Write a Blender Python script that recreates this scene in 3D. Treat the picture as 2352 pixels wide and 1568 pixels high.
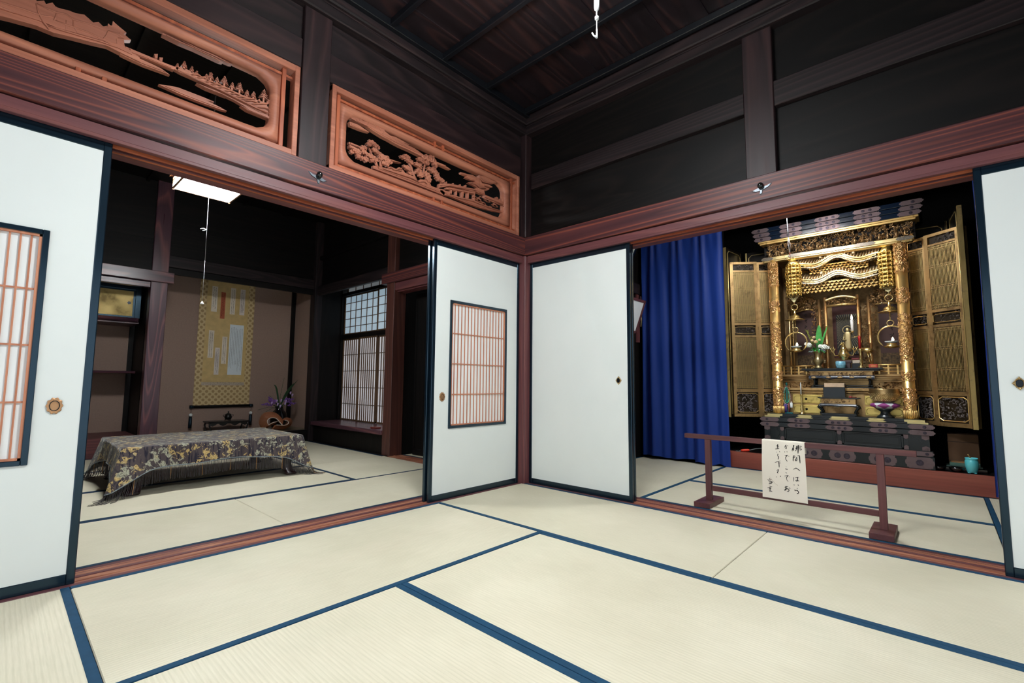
import bpy, math, random
from math import sin, cos, pi, radians, sqrt, atan2, hypot
from mathutils import Vector, Matrix

for _o in list(bpy.data.objects):
    bpy.data.objects.remove(_o)
SC = bpy.context.scene
COL = SC.collection

# ------------------------------------------------------------------ camera
YAW, PITCH, ROLL = 0.7392, 0.0888, 0.0088
fw = Vector((-sin(YAW)*cos(PITCH), cos(YAW)*cos(PITCH), sin(PITCH)))
r0 = Vector((cos(YAW), sin(YAW), 0.0)); u0 = r0.cross(fw)
rr = r0*cos(ROLL)+u0*sin(ROLL); uu = u0*cos(ROLL)-r0*sin(ROLL)
cam_d = bpy.data.cameras.new('camera'); cam = bpy.data.objects.new('camera', cam_d); COL.objects.link(cam)
cam.matrix_world = Matrix(((rr.x, uu.x, -fw.x, 2.5937), (rr.y, uu.y, -fw.y, -3.0006), (rr.z, uu.z, -fw.z, 0.8191), (0, 0, 0, 1)))
cam_d.sensor_width = 36.0; cam_d.lens = 1075.68/2352*36.0; cam_d.clip_start = 0.02; cam_d.clip_end = 60
SC.camera = cam

# ------------------------------------------------------------------ world, exposure, lights
SC.view_settings.view_transform = 'Standard'
try: SC.view_settings.look = 'None'
except Exception: pass
SC.view_settings.gamma = 1.0; SC.view_settings.exposure = 0.0
SC.view_settings.use_curve_mapping = False
SC.cycles.use_denoising = True
SC.cycles.max_bounces = 7; SC.cycles.diffuse_bounces = 4; SC.cycles.glossy_bounces = 4; SC.cycles.transmission_bounces = 4
SC.cycles.sample_clamp_indirect = 6.0
SC.cycles.caustics_reflective = False; SC.cycles.caustics_refractive = False
W = bpy.data.worlds.new('sky'); SC.world = W; W.use_nodes = True
_bg = W.node_tree.nodes['Background']; _bg.inputs[0].default_value = (0.86, 0.93, 1.0, 1); _bg.inputs[1].default_value = 1.35

def area(name, loc, rot, sx, sy, power, color, portal=False):
    d = bpy.data.lights.new(name, 'AREA'); d.shape = 'RECTANGLE'; d.size = sx; d.size_y = sy; d.energy = power; d.color = color
    if portal: d.cycles.is_portal = True
    o = bpy.data.objects.new(name, d); COL.objects.link(o); o.location = loc; o.rotation_euler = rot
    return o
# daylight enters through the open sides of the room behind the camera (sky portals)
area('sky_portal_south', (1.86, -3.80, 1.0), (radians(90), 0, pi), 3.6, 1.9, 1, (1, 1, 1), True)
area('sky_portal_east', (3.80, -1.95, 1.0), (radians(90), 0, radians(-90)), 3.3, 1.9, 1, (1, 1, 1), True)
LAMP_MAIN, LAMP_LEFT, LAMP_RIGHT = 100.0, 108.0, 76.0      # emission strengths of the three pendant lamps

# ------------------------------------------------------------------ mesh builder
class MB:
    def __init__(s): s.v = []; s.f = []; s.sm = []; s.mi = []; s.m = 0
    def add(s, vs, fs, smooth=False):
        b = len(s.v); s.v.extend((float(p[0]), float(p[1]), float(p[2])) for p in vs)
        for f in fs:
            s.f.append(tuple(b+i for i in f)); s.sm.append(smooth); s.mi.append(s.m)
        return s
    def box(s, x0, x1, y0, y1, z0, z1, c=0.0):
        if x0 > x1: x0, x1 = x1, x0
        if y0 > y1: y0, y1 = y1, y0
        if z0 > z1: z0, z1 = z1, z0
        c = min(c, (x1-x0)*.45, (y1-y0)*.45, (z1-z0)*.45)
        if c <= 0:
            v = [(x, y, z) for x in (x0, x1) for y in (y0, y1) for z in (z0, z1)]
            return s.add(v, [(0, 1, 3, 2), (4, 6, 7, 5), (0, 4, 5, 1), (2, 3, 7, 6), (0, 2, 6, 4), (1, 5, 7, 3)])
        v = []
        for i in (0, 1):
            for j in (0, 1):
                for k in (0, 1):
                    X = (x0, x1)[i]; Y = (y0, y1)[j]; Z = (z0, z1)[k]
                    dx = c if i == 0 else -c; dy = c if j == 0 else -c; dz = c if k == 0 else -c
                    v += [(X, Y+dy, Z+dz), (X+dx, Y, Z+dz), (X+dx, Y+dy, Z)]
        I = lambda i, j, k, a: ((i*2+j)*2+k)*3+a
        F = []
        for i in (0, 1): F.append((I(i, 0, 0, 0), I(i, 0, 1, 0), I(i, 1, 1, 0), I(i, 1, 0, 0)) if i == 0 else (I(i, 0, 0, 0), I(i, 1, 0, 0), I(i, 1, 1, 0), I(i, 0, 1, 0)))
        for j in (0, 1): F.append((I(0, j, 0, 1), I(1, j, 0, 1), I(1, j, 1, 1), I(0, j, 1, 1)) if j == 0 else (I(0, j, 0, 1), I(0, j, 1, 1), I(1, j, 1, 1), I(1, j, 0, 1)))
        for k in (0, 1): F.append((I(0, 0, k, 2), I(0, 1, k, 2), I(1, 1, k, 2), I(1, 0, k, 2)) if k == 0 else (I(0, 0, k, 2), I(1, 0, k, 2), I(1, 1, k, 2), I(0, 1, k, 2)))
        for i in (0, 1):
            for j in (0, 1):
                q = (I(i, j, 0, 0), I(i, j, 0, 1), I(i, j, 1, 1), I(i, j, 1, 0)); F.append(q if i == j else q[::-1])
            for k in (0, 1):
                q = (I(i, 0, k, 0), I(i, 1, k, 0), I(i, 1, k, 2), I(i, 0, k, 2)); F.append(q if i == k else q[::-1])
        for j in (0, 1):
            for k in (0, 1):
                q = (I(0, j, k, 1), I(0, j, k, 2), I(1, j, k, 2), I(1, j, k, 1)); F.append(q if j == k else q[::-1])
        for i in (0, 1):
            for j in (0, 1):
                for k in (0, 1):
                    q = (I(i, j, k, 0), I(i, j, k, 2), I(i, j, k, 1)); F.append(q if (i+j+k) % 2 == 0 else q[::-1])
        return s.add(v, F)
    def obox(s, P, Q, th, z0, z1, side=1, c=0.0):
        """upright slab from P to Q (xy), thickness th to one side"""
        P = Vector((P[0], P[1])); Q = Vector((Q[0], Q[1])); d = (Q-P).normalized(); n = Vector((-d.y, d.x))*side*th
        pts = [P, Q, Q+n, P+n]
        v = [(p.x, p.y, z) for z in (z0, z1) for p in pts]
        return s.add(v, [(0, 1, 2, 3), (4, 7, 6, 5), (0, 4, 5, 1), (1, 5, 6, 2), (2, 6, 7, 3), (3, 7, 4, 0)])
    def tube(s, pts, r, n=6, closed=False, caps=True, smooth=True):
        pts = [Vector(p) for p in pts]
        R = r if isinstance(r, (list, tuple)) else [r]*len(pts)
        N = len(pts)
        up = Vector((0.0123, 0.034, 1)) if abs((pts[1]-pts[0]).normalized().z) < .9 else Vector((1, .01, .02))
        V = []; a = None
        for i, p in enumerate(pts):
            if closed: t = pts[(i+1) % N]-pts[i-1]
            else: t = pts[min(i+1, N-1)]-pts[max(i-1, 0)]
            if t.length < 1e-9: t = Vector((0, 0, 1))
            t.normalize()
            if a is None: a = t.cross(up).normalized()
            else:
                a = a-t*a.dot(t)
                a = a.normalized() if a.length > 1e-6 else t.orthogonal().normalized()
            b = t.cross(a)
            for k in range(n):
                w = 2*pi*k/n; V.append(p+a*(cos(w)*R[i])+b*(sin(w)*R[i]))
        F = []
        for i in range(N if closed else N-1):
            i2 = (i+1) % N
            for k in range(n):
                k2 = (k+1) % n; F.append((i*n+k, i*n+k2, i2*n+k2, i2*n+k))
        if caps and not closed:
            F.append(tuple(range(n))[::-1]); F.append(tuple((N-1)*n+k for k in range(n)))
        return s.add(V, F, smooth)
    def lathe(s, prof, c=(0, 0, 0), n=16, smooth=True, axis='z', sx=1, sy=1):
        V = []; F = []; m = len(prof)
        for k in range(n):
            w = 2*pi*k/n
            for (r, z) in prof:
                x, y = r*cos(w)*sx, r*sin(w)*sy
                if axis == 'z': p = (c[0]+x, c[1]+y, c[2]+z)
                elif axis == 'x': p = (c[0]+z, c[1]+x, c[2]+y)
                else: p = (c[0]+x, c[1]+z, c[2]+y)
                V.append(p)
        for k in range(n):
            k2 = (k+1) % n
            for i in range(m-1):
                q = (k*m+i, k2*m+i, k2*m+i+1, k*m+i+1); F.append(q if axis != 'y' else q[::-1])
        if prof[0][0] > 1e-6: F.append(tuple(k*m for k in range(n))[::-1])
        if prof[-1][0] > 1e-6: F.append(tuple(k*m+m-1 for k in range(n)))
        return s.add(V, F, smooth)
    def ball(s, c, rx, ry=None, rz=None, n=8, m=5):
        ry = rx if ry is None else ry; rz = rx if rz is None else rz
        V = [(c[0], c[1], c[2]-rz)]; F = []
        for i in range(1, m):
            t = -pi/2+pi*i/m
            for k in range(n):
                w = 2*pi*k/n; V.append((c[0]+rx*cos(t)*cos(w), c[1]+ry*cos(t)*sin(w), c[2]+rz*sin(t)))
        V.append((c[0], c[1], c[2]+rz)); L = len(V)-1
        for k in range(n):
            k2 = (k+1) % n; F.append((0, 1+k2, 1+k)); F.append((L, L-n+k, L-n+k2))
            for i in range(m-2):
                a = 1+i*n; F.append((a+k, a+k2, a+n+k2, a+n+k))
        return s.add(V, F, True)
    def prism(s, poly, ax, a0, a1, smooth=False):
        """extrude a 2-D polygon along ax: poly holds the other two coordinates in x,y,z order"""
        def P(p, a): return {'x': (a, p[0], p[1]), 'y': (p[0], a, p[1]), 'z': (p[0], p[1], a)}[ax]
        A = sum(poly[i][0]*poly[(i+1) % len(poly)][1]-poly[(i+1) % len(poly)][0]*poly[i][1] for i in range(len(poly)))
        if A < 0: poly = poly[::-1]
        if ax == 'y': poly = poly[::-1]
        if a0 > a1: a0, a1 = a1, a0
        n = len(poly); V = [P(p, a0) for p in poly]+[P(p, a1) for p in poly]
        F = [tuple(range(n))[::-1], tuple(range(n, 2*n))]+[(i, (i+1) % n, n+(i+1) % n, n+i) for i in range(n)]
        return s.add(V, F, smooth)
    def sheet(s, G, smooth=True, closed=False):
        """grid of points G[i][j]"""
        m = len(G[0]); V = [p for row in G for p in row]; F = []
        N = len(G)
        for i in range(N if closed else N-1):
            i2 = (i+1) % N
            for j in range(m-1): F.append((i*m+j, i2*m+j, i2*m+j+1, i*m+j+1))
        return s.add(V, F, smooth)

BASE = {}
def setp(o, label=None, cat=None, group=None, kind=None):
    if label: o['label'] = label
    if cat: o['category'] = cat
    if group: o['group'] = group
    if kind: o['kind'] = kind
    return o
def thing(name, loc, label, cat, group=None, kind=None):
    o = bpy.data.objects.new(name, None); COL.objects.link(o); o.location = loc; o.empty_display_size = .05
    BASE[o.name] = Vector(loc)
    return setp(o, label, cat, group, kind)
def mk(name, mb, mats, parent=None, label=None, cat=None, group=None, kind=None, autosmooth=None):
    if parent is not None: L = BASE[parent.name]
    else:
        xs = [p[0] for p in mb.v]; ys = [p[1] for p in mb.v]; zs = [p[2] for p in mb.v]
        L = Vector(((min(xs)+max(xs))/2, (min(ys)+max(ys))/2, min(zs)))
    me = bpy.data.meshes.new(name)
    me.from_pydata([(p[0]-L.x, p[1]-L.y, p[2]-L.z) for p in mb.v], [], mb.f)
    if not isinstance(mats, (list, tuple)): mats = [mats]
    for m in mats: me.materials.append(m)
    me.polygons.foreach_set('use_smooth', mb.sm); me.polygons.foreach_set('material_index', mb.mi)
    me.update()
    o = bpy.data.objects.new(name, me); COL.objects.link(o)
    if parent is not None: o.parent = parent
    else: o.location = L
    BASE[o.name] = L
    return setp(o, label, cat, group, kind)
def st(name, mb, mats, label, cat='building part', parent=None):
    return mk(name, mb, mats, parent, label, cat, None, 'structure')
def dup(root, loc, label=None, group=None):
    r = root.copy(); COL.objects.link(r); r.location = loc; BASE[r.name] = Vector(loc)
    if label: r['label'] = label
    if group: r['group'] = group
    for ch in list(root.children):
        c = ch.copy(); COL.objects.link(c); c.parent = r; BASE[c.name] = Vector(loc)
        for g in list(ch.children):
            d = g.copy(); COL.objects.link(d); d.parent = c; BASE[d.name] = Vector(loc)
    return r

# ------------------------------------------------------------------ materials
def srgb(r, g, b):
    f = lambda c: (c/12.92 if c <= .04045 else ((c+.055)/1.055)**2.4)
    return (f(r/255), f(g/255), f(b/255), 1.0)
class NT:
    def __init__(s, name):
        s.mat = bpy.data.materials.new(name); s.mat.use_nodes = True; s.t = s.mat.node_tree; s.N = s.t.nodes; s.L = s.t.links
        s.b = s.N['Principled BSDF']
    def n(s, typ, **kw):
        o = s.N.new(typ)
        for k, v in kw.items():
            if k.startswith('i_'):
                key = k[2:]; key = int(key) if key.isdigit() else key
                if hasattr(v, 'links') or hasattr(v, 'is_output'): s.L.new(v, o.inputs[key])
                else: o.inputs[key].default_value = v
            else: setattr(o, k, v)
        return o
    def math(s, op, a, b=None, c=None):
        o = s.N.new('ShaderNodeMath'); o.operation = op
        for i, q in enumerate((a, b, c)):
            if q is None: continue
            if isinstance(q, (int, float)): o.inputs[i].default_value = q
            else: s.L.new(q, o.inputs[i])
        return o.outputs[0]
    def ramp(s, fac, stops, interp='LINEAR'):
        o = s.N.new('ShaderNodeValToRGB'); o.color_ramp.interpolation = interp
        e = o.color_ramp.elements
        while len(e) < len(stops): e.new(0.5)
        for i, (p, c) in enumerate(stops): e[i].position = p; e[i].color = c
        s.L.new(fac, o.inputs[0]); return o.outputs[0]
    def mix(s, fac, a, b, mode='MIX'):
        o = s.N.new('ShaderNodeMix'); o.data_type = 'RGBA'; o.blend_type = mode
        for i, q in ((0, fac), (6, a), (7, b)):
            if isinstance(q, (int, float)): o.inputs[i].default_value = q
            elif isinstance(q, tuple): o.inputs[i].default_value = q
            else: s.L.new(q, o.inputs[i])
        return o.outputs[2]
    def coord(s, sc=(1, 1, 1), rot=(0, 0, 0), rnd=True, out='Object'):
        tc = s.N.new('ShaderNodeTexCoord'); v = tc.outputs[out]
        if rnd:
            oi = s.N.new('ShaderNodeObjectInfo'); ad = s.N.new('ShaderNodeVectorMath'); ad.operation = 'MULTIPLY_ADD'
            s.L.new(oi.outputs['Random'], ad.inputs[0]); ad.inputs[1].default_value = (37.1, 21.7, 53.3); s.L.new(v, ad.inputs[2]); v = ad.outputs[0]
        mp = s.N.new('ShaderNodeMapping'); mp.inputs['Scale'].default_value = sc; mp.inputs['Rotation'].default_value = rot
        s.L.new(v, mp.inputs['Vector']); return mp.outputs[0]
    def noise(s, vec, scale=5, detail=2, dist=0, rough=.5):
        o = s.n('ShaderNodeTexNoise'); s.L.new(vec, o.inputs['Vector'])
        o.inputs['Scale'].default_value = scale; o.inputs['Detail'].default_value = detail; o.inputs['Distortion'].default_value = dist; o.inputs['Roughness'].default_value = rough
        return o.outputs['Fac']
    def bump(s, h, strength=.2, dist=.002):
        o = s.n('ShaderNodeBump'); o.inputs['Strength'].default_value = strength; o.inputs['Distance'].default_value = dist
        s.L.new(h, o.inputs['Height']); s.L.new(o.outputs[0], s.b.inputs['Normal'])
    def setb(s, color=None, rough=None, metal=None, spec=None, coat=None):
        def S(k, q):
            if q is None: return
            if isinstance(q, (int, float, tuple)): s.b.inputs[k].default_value = q
            else: s.L.new(q, s.b.inputs[k])
        S('Base Color', color); S('Roughness', rough); S('Metallic', metal); S('Specular IOR Level', spec)
        if coat is not None: s.b.inputs['Coat Weight'].default_value = coat; s.b.inputs['Coat Roughness'].default_value = .12
        return s.mat
CACHE = {}
def plain(name, col, rough=.5, metal=0, spec=.5, var=.12, vs=6.0, coat=None, bump=0):
    if name in CACHE: return CACHE[name]
    t = NT(name); n = t.noise(t.coord(), vs, 3)
    d = tuple(c*(1-var) for c in col[:3])+(1,); l = tuple(min(1, c*(1+var)) for c in col[:3])+(1,)
    t.setb(t.ramp(n, [(.3, d), (.7, l)]), rough, metal, spec, coat)
    if bump: t.bump(t.noise(t.coord(), vs*8, 3), bump, .003)
    CACHE[name] = t.mat; return t.mat
WOODS = {
 'red': (srgb(54, 31, 37), srgb(88, 48, 49), srgb(140, 73, 55), 24, .46, .32),
 'redplain': (srgb(92, 52, 56), srgb(106, 62, 64), srgb(120, 70, 66), 9, .46, .35),
 'brownpost': (srgb(66, 38, 34), srgb(84, 50, 44), srgb(100, 60, 50), 9, .42, .4),
 'dark': (srgb(22, 17, 18), srgb(36, 28, 30), srgb(52, 38, 38), 12, .52, .28),
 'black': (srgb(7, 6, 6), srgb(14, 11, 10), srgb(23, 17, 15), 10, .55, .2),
 'post': (srgb(32, 22, 24), srgb(45, 31, 33), srgb(60, 41, 41), 9, .48, .28),
 'toko': (srgb(64, 42, 54), srgb(88, 56, 66), srgb(138, 86, 84), 11, .3, .55),
 'ceil': (srgb(22, 17, 19), srgb(34, 26, 29), srgb(58, 36, 34), 9, .32, .55),
 'ranma': (srgb(150, 92, 72), srgb(176, 110, 86), srgb(196, 128, 100), 6, .5, .35),
 'ranmaframe': (srgb(160, 98, 76), srgb(178, 110, 86), srgb(192, 124, 98), 5, .5, .3),
 'orange': (srgb(140, 70, 46), srgb(176, 92, 60), srgb(196, 110, 72), 7, .5, .35),
 'sill': (srgb(136, 84, 66), srgb(170, 110, 84), srgb(196, 138, 106), 12, .35, .5),
 'rail': (srgb(84, 48, 50), srgb(98, 58, 58), srgb(112, 66, 64), 8, .42, .4),
 'plinth': (srgb(108, 50, 42), srgb(136, 66, 54), srgb(152, 80, 64), 3, .4, .45),
 'lattice': (srgb(176, 112, 84), srgb(192, 126, 96), srgb(204, 140, 108), 6, .5, .3),
 'shoji': (srgb(84, 62, 44), srgb(104, 78, 56), srgb(122, 92, 66), 6, .5, .3),
}
def wood(kind, axis='x'):
    key = 'wood_%s_%s' % (kind, axis)
    if key in CACHE: return CACHE[key]
    d, m, l, rf, ro, sp = WOODS[kind]
    t = NT(key)
    lo, hi = (.06 if kind == 'red' else .12), 1.5
    sc = {'x': (lo, hi, hi), 'y': (hi, lo, hi), 'z': (hi, hi, lo)}[axis]
    n = t.noise(t.coord(sc), 1.6, 2, .1)
    fr = t.math('FRACT', t.math('MULTIPLY', n, rf*2.0))
    base = t.ramp(fr, [(0, m), (.55, d), (.86, l), (1, m)])
    sf = {'x': (2, 90, 90), 'y': (90, 2, 90), 'z': (90, 90, 2)}[axis]
    fib = t.noise(t.coord(sf), 1.0, 2)
    tone = t.noise(t.coord({'x': (.5, 2, 2), 'y': (2, .5, 2), 'z': (2, 2, .5)}[axis]), 1.3, 2)
    c = t.mix(t.math('MULTIPLY', tone, .55), base, m)
    c = t.mix(.35, c, t.ramp(fib, [(.35, (.55, .55, .55, 1)), (.65, (1, 1, 1, 1))]), 'MULTIPLY')
    t.setb(c, t.math('ADD', t.math('MULTIPLY', fib, .15), ro-.07), 0, sp)
    t.bump(t.math('ADD', t.math('MULTIPLY', fr, .3), fib), .12, .0012)
    CACHE[key] = t.mat; return t.mat
def gold(name='gold_leaf', base=(.80, .53, .20, 1), dirt=(.20, .10, .03, 1), rough=.30, amt=.5):
    if name in CACHE: return CACHE[name]
    t = NT(name); n = t.noise(t.coord(), 9, 5, .4); n2 = t.noise(t.coord(), 60, 2)
    f = t.math('ADD', t.math('MULTIPLY', n, .8), t.math('MULTIPLY', n2, .2))
    t.setb(t.ramp(f, [(.30, dirt), (.30+.25*amt, base), (1, tuple(min(1, c*1.15) for c in base[:3])+(1,))]), t.ramp(n, [(.3, (rough+.2,)*3+(1,)), (.7, (rough,)*3+(1,))]), .92, .5)
    t.bump(n2, .12, .001); CACHE[name] = t.mat; return t.mat
def emis(name, col, strength, base=(.9, .9, .9, 1)):
    t = NT(name); t.b.inputs['Base Color'].default_value = base; t.b.inputs['Emission Color'].default_value = col; t.b.inputs['Emission Strength'].default_value = strength
    return t.mat
def tatami(axis):
    """rush matting: ribs run along `axis`"""
    key = 'tatami_'+axis
    t = NT(key); co = t.coord(rnd=False)
    sep = t.n('ShaderNodeSeparateXYZ'); t.L.new(co, sep.inputs[0])
    w = sep.outputs['Y' if axis == 'x' else 'X']; al = sep.outputs['X' if axis == 'x' else 'Y']
    rib = t.math('SINE', t.math('MULTIPLY', w, 2*pi/.0135))
    rib = t.math('MULTIPLY_ADD', rib, .5, .5)
    sc = (9, .8, 1) if axis == 'y' else (.8, 9, 1)
    st_ = t.noise(t.coord((sc[1]*40, sc[0]*20, 1) if axis == 'y' else (sc[1]*20, sc[0]*40, 1)), 1, 2)
    big = t.noise(t.coord((1.2, 1.2, 1)), 1.6, 3)
    fibre = t.noise(t.coord((260, 14, 1) if axis == 'y' else (14, 260, 1)), 1, 2)
    c = t.ramp(big, [(.3, srgb(206, 198, 174)), (.7, srgb(219, 211, 188))])
    c = t.mix(.45, c, t.ramp(fibre, [(.3, (.82, .82, .78, 1)), (.7, (1, 1, 1, 1))]), 'MULTIPLY')
    c = t.mix(.5, c, t.ramp(rib, [(0, (.86, .86, .82, 1)), (.5, (1, 1, 1, 1))]), 'MULTIPLY')
    t.setb(c, .55, 0, .35); t.bump(t.math('ADD', rib, t.math('MULTIPLY', fibre, .5)), .35, .0015)
    return t.mat
M = {}
M['tat_x'] = tatami('x'); M['tat_y'] = tatami('y')
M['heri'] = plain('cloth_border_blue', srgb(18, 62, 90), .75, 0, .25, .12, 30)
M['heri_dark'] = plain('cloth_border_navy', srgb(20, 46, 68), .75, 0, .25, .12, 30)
M['paper'] = plain('fusuma_paper', srgb(226, 230, 226), .75, 0, .2, .015, 3)
M['shojipaper'] = plain('lattice_paper', srgb(232, 234, 232), .8, 0, .2, .02, 5)
M['lacq'] = plain('black_lacquer', srgb(11, 23, 33), .24, 0, .7, .2, 3, .15)
M['lacq'].node_tree.nodes['Principled BSDF'].inputs['Specular Tint'].default_value = (.45, .75, 1, 1)  # bluish base and specular tint imitate daylight reflected in the black lacquer
M['bronze'] = gold('bronze_pull', (.48, .27, .14, 1), (.22, .10, .06, 1), .4)
M['iron'] = plain('dark_iron', srgb(40, 44, 48), .3, .8, .6, .2, 10)
M['white'] = plain('white_plastic', srgb(238, 240, 238), .4, 0, .4, .03)
M['cord'] = plain('white_cord', srgb(235, 238, 240), .7, 0, .2, .03)
def daylit(name, col, s):
    return emis(name, col, s)
R2={'polys':[[-1.622,2.473,-1.585,2.486,-1.543,2.495,-1.499,2.496,-1.443,2.509,-1.401,2.506,-1.375,2.482,-1.332,2.469,-1.293,2.477,-1.244,2.473,-1.175,2.466,-1.207,2.458,-1.17,2.454,-1.104,2.452,-1.04,2.435,-1.084,2.422,-1.178,2.427,-1.251,2.426,-1.296,2.429,-1.348,2.435,-1.39,2.437,-1.457,2.448,-1.506,2.461,-1.561,2.46,-1.611,2.464],[-1.625,2.443,-1.564,2.447,-1.485,2.43,-1.508,2.426,-1.551,2.421,-1.62,2.419],[-1.621,2.313,-1.531,2.312,-1.5,2.317,-1.538,2.299,-1.62,2.299],[-1.62,2.292,-1.573,2.289,-1.538,2.28,-1.568,2.269,-1.618,2.275],[-1.339,2.307,-1.234,2.316,-1.308,2.299],[-1.448,2.221,-1.383,2.233,-1.345,2.239,-1.32,2.261,-1.272,2.261,-1.255,2.279,-1.228,2.281,-1.209,2.259,-1.173,2.256,-1.126,2.256,-1.087,2.229,-1.059,2.259,-1.02,2.268,-0.979,2.24,-0.949,2.233,-0.845,2.237,-0.855,2.204,-1.096,2.206,-1.279,2.204,-1.447,2.202],[-0.945,2.432,-0.85,2.435,-0.86,2.42,-0.939,2.417],[-0.94,2.435,-0.867,2.432,-0.8,2.423,-0.824,2.419,-0.945,2.421],[-0.697,2.44,-0.634,2.448,-0.575,2.46,-0.527,2.458,-0.532,2.424,-0.586,2.413,-0.65,2.411,-0.633,2.431,-0.691,2.429],[-0.509,2.478,-0.44,2.487,-0.35,2.485,-0.291,2.493,-0.35,2.456,-0.395,2.446,-0.464,2.437,-0.496,2.45],[-0.47,2.426,-0.395,2.437,-0.349,2.433,-0.362,2.424,-0.451,2.409],[-0.52,2.456,-0.496,2.459,-0.464,2.423,-0.432,2.406,-0.381,2.408,-0.4,2.39,-0.451,2.37,-0.5,2.37,-0.561,2.378,-0.62,2.379,-0.609,2.389,-0.556,2.405,-0.532,2.429],[-0.531,2.369,-0.451,2.372,-0.437,2.334,-0.536,2.331],[-0.905,2.278,-0.863,2.294,-0.81,2.309,-0.722,2.325,-0.643,2.335,-0.536,2.354,-0.536,2.331,-0.642,2.315,-0.733,2.299,-0.81,2.288,-0.873,2.263,-0.909,2.243],[-0.924,2.238,-0.862,2.249,-0.813,2.23,-0.698,2.24,-0.57,2.261,-0.461,2.258,-0.333,2.258,-0.193,2.269,-0.192,2.257,-0.333,2.234,-0.491,2.217,-0.64,2.213,-0.791,2.216,-0.861,2.207],[-0.444,2.337,-0.335,2.338,-0.187,2.344,-0.19,2.319,-0.334,2.314,-0.437,2.316],[-0.315,2.339,-0.302,2.364,-0.286,2.362,-0.288,2.34],[-0.275,2.339,-0.269,2.358,-0.255,2.362,-0.258,2.337],[-0.841,2.269,-0.548,2.325,-0.548,2.311,-0.841,2.256],[-0.799,2.282,-0.787,2.286,-0.786,2.23,-0.798,2.227],[-0.744,2.291,-0.732,2.295,-0.731,2.234,-0.743,2.231],[-0.686,2.301,-0.673,2.305,-0.672,2.244,-0.684,2.24],[-0.628,2.311,-0.615,2.315,-0.614,2.248,-0.627,2.244],[-0.558,2.333,-0.545,2.337,-0.543,2.261,-0.556,2.257],[-0.846,2.312,-0.839,2.315,-0.839,2.297,-0.845,2.295],[-0.776,2.325,-0.769,2.327,-0.769,2.31,-0.775,2.308],[-0.704,2.34,-0.697,2.342,-0.696,2.325,-0.703,2.322],[-0.652,2.35,-0.645,2.352,-0.645,2.335,-0.652,2.332]],'blobs':[-1.466,2.368,0.028,0.016,-1.485,2.349,0.019,0.014,-1.437,2.361,0.024,0.017,-1.416,2.35,0.008,0.013,-1.516,2.315,0.024,0.015,-1.444,2.324,0.024,0.015,-1.538,2.295,0.015,0.011,-1.411,2.318,0.025,0.015,-1.49,2.276,0.023,0.014,-1.458,2.273,0.028,0.018,-1.568,2.269,0.034,0.018,-1.598,2.257,0.015,0.014,-1.518,2.281,0.023,0.015,-1.377,2.304,0.038,0.017,-1.343,2.313,0.012,0.012,-1.501,2.243,0.02,0.019,-1.465,2.245,0.016,0.01,-1.434,2.268,0.025,0.019,-1.347,2.288,0.038,0.019,-1.35,2.26,0.017,0.015,-1.325,2.285,0.017,0.012,-1.556,2.248,0.015,0.022,-1.528,2.243,0.015,0.014,-1.393,2.294,0.025,0.023,-1.375,2.262,0.02,0.015,-1.2,2.378,0.023,0.011,-1.226,2.357,0.027,0.012,-1.185,2.364,0.022,0.024,-1.162,2.352,0.023,0.016,-1.152,2.344,0.014,0.012,-1.101,2.35,0.039,0.016,-1.081,2.349,0.024,0.02,-1.192,2.297,0.036,0.016,-1.178,2.29,0.023,0.012,-1.159,2.269,0.023,0.012,-1.085,2.311,0.029,0.02,-1.074,2.286,0.028,0.02,-1.083,2.394,0.029,0.016,-1.045,2.425,0.035,0.017,-1.01,2.433,0.039,0.025,-0.98,2.436,0.03,0.029,-0.954,2.42,0.02,0.025,-0.938,2.401,0.012,0.015,-1.024,2.391,0.025,0.017,-1.054,2.392,0.025,0.016,-0.993,2.356,0.03,0.017,-0.958,2.36,0.031,0.025,-0.926,2.341,0.025,0.025,-0.915,2.316,0.031,0.021,-0.879,2.311,0.026,0.017,-1.011,2.3,0.029,0.025,-1.001,2.278,0.025,0.024,-1.031,2.313,0.019,0.02],'trunks':[[-1.411,2.219,-1.425,2.252,-1.455,2.286,-1.477,2.33],[-1.387,2.232,-1.392,2.268,-1.41,2.292],[-1.096,2.226,-1.131,2.275,-1.147,2.318,-1.18,2.354],[-0.979,2.231,-1.011,2.283,-1.046,2.316,-1.033,2.371,-1.005,2.423],[-1.131,2.275,-1.076,2.335]],'tufts':[-0.504,2.268,0.046,-0.405,2.293,0.044,-0.32,2.276,0.039,-0.448,2.257,0.03,-0.372,2.246,0.026,-0.541,2.279,0.024]}
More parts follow.
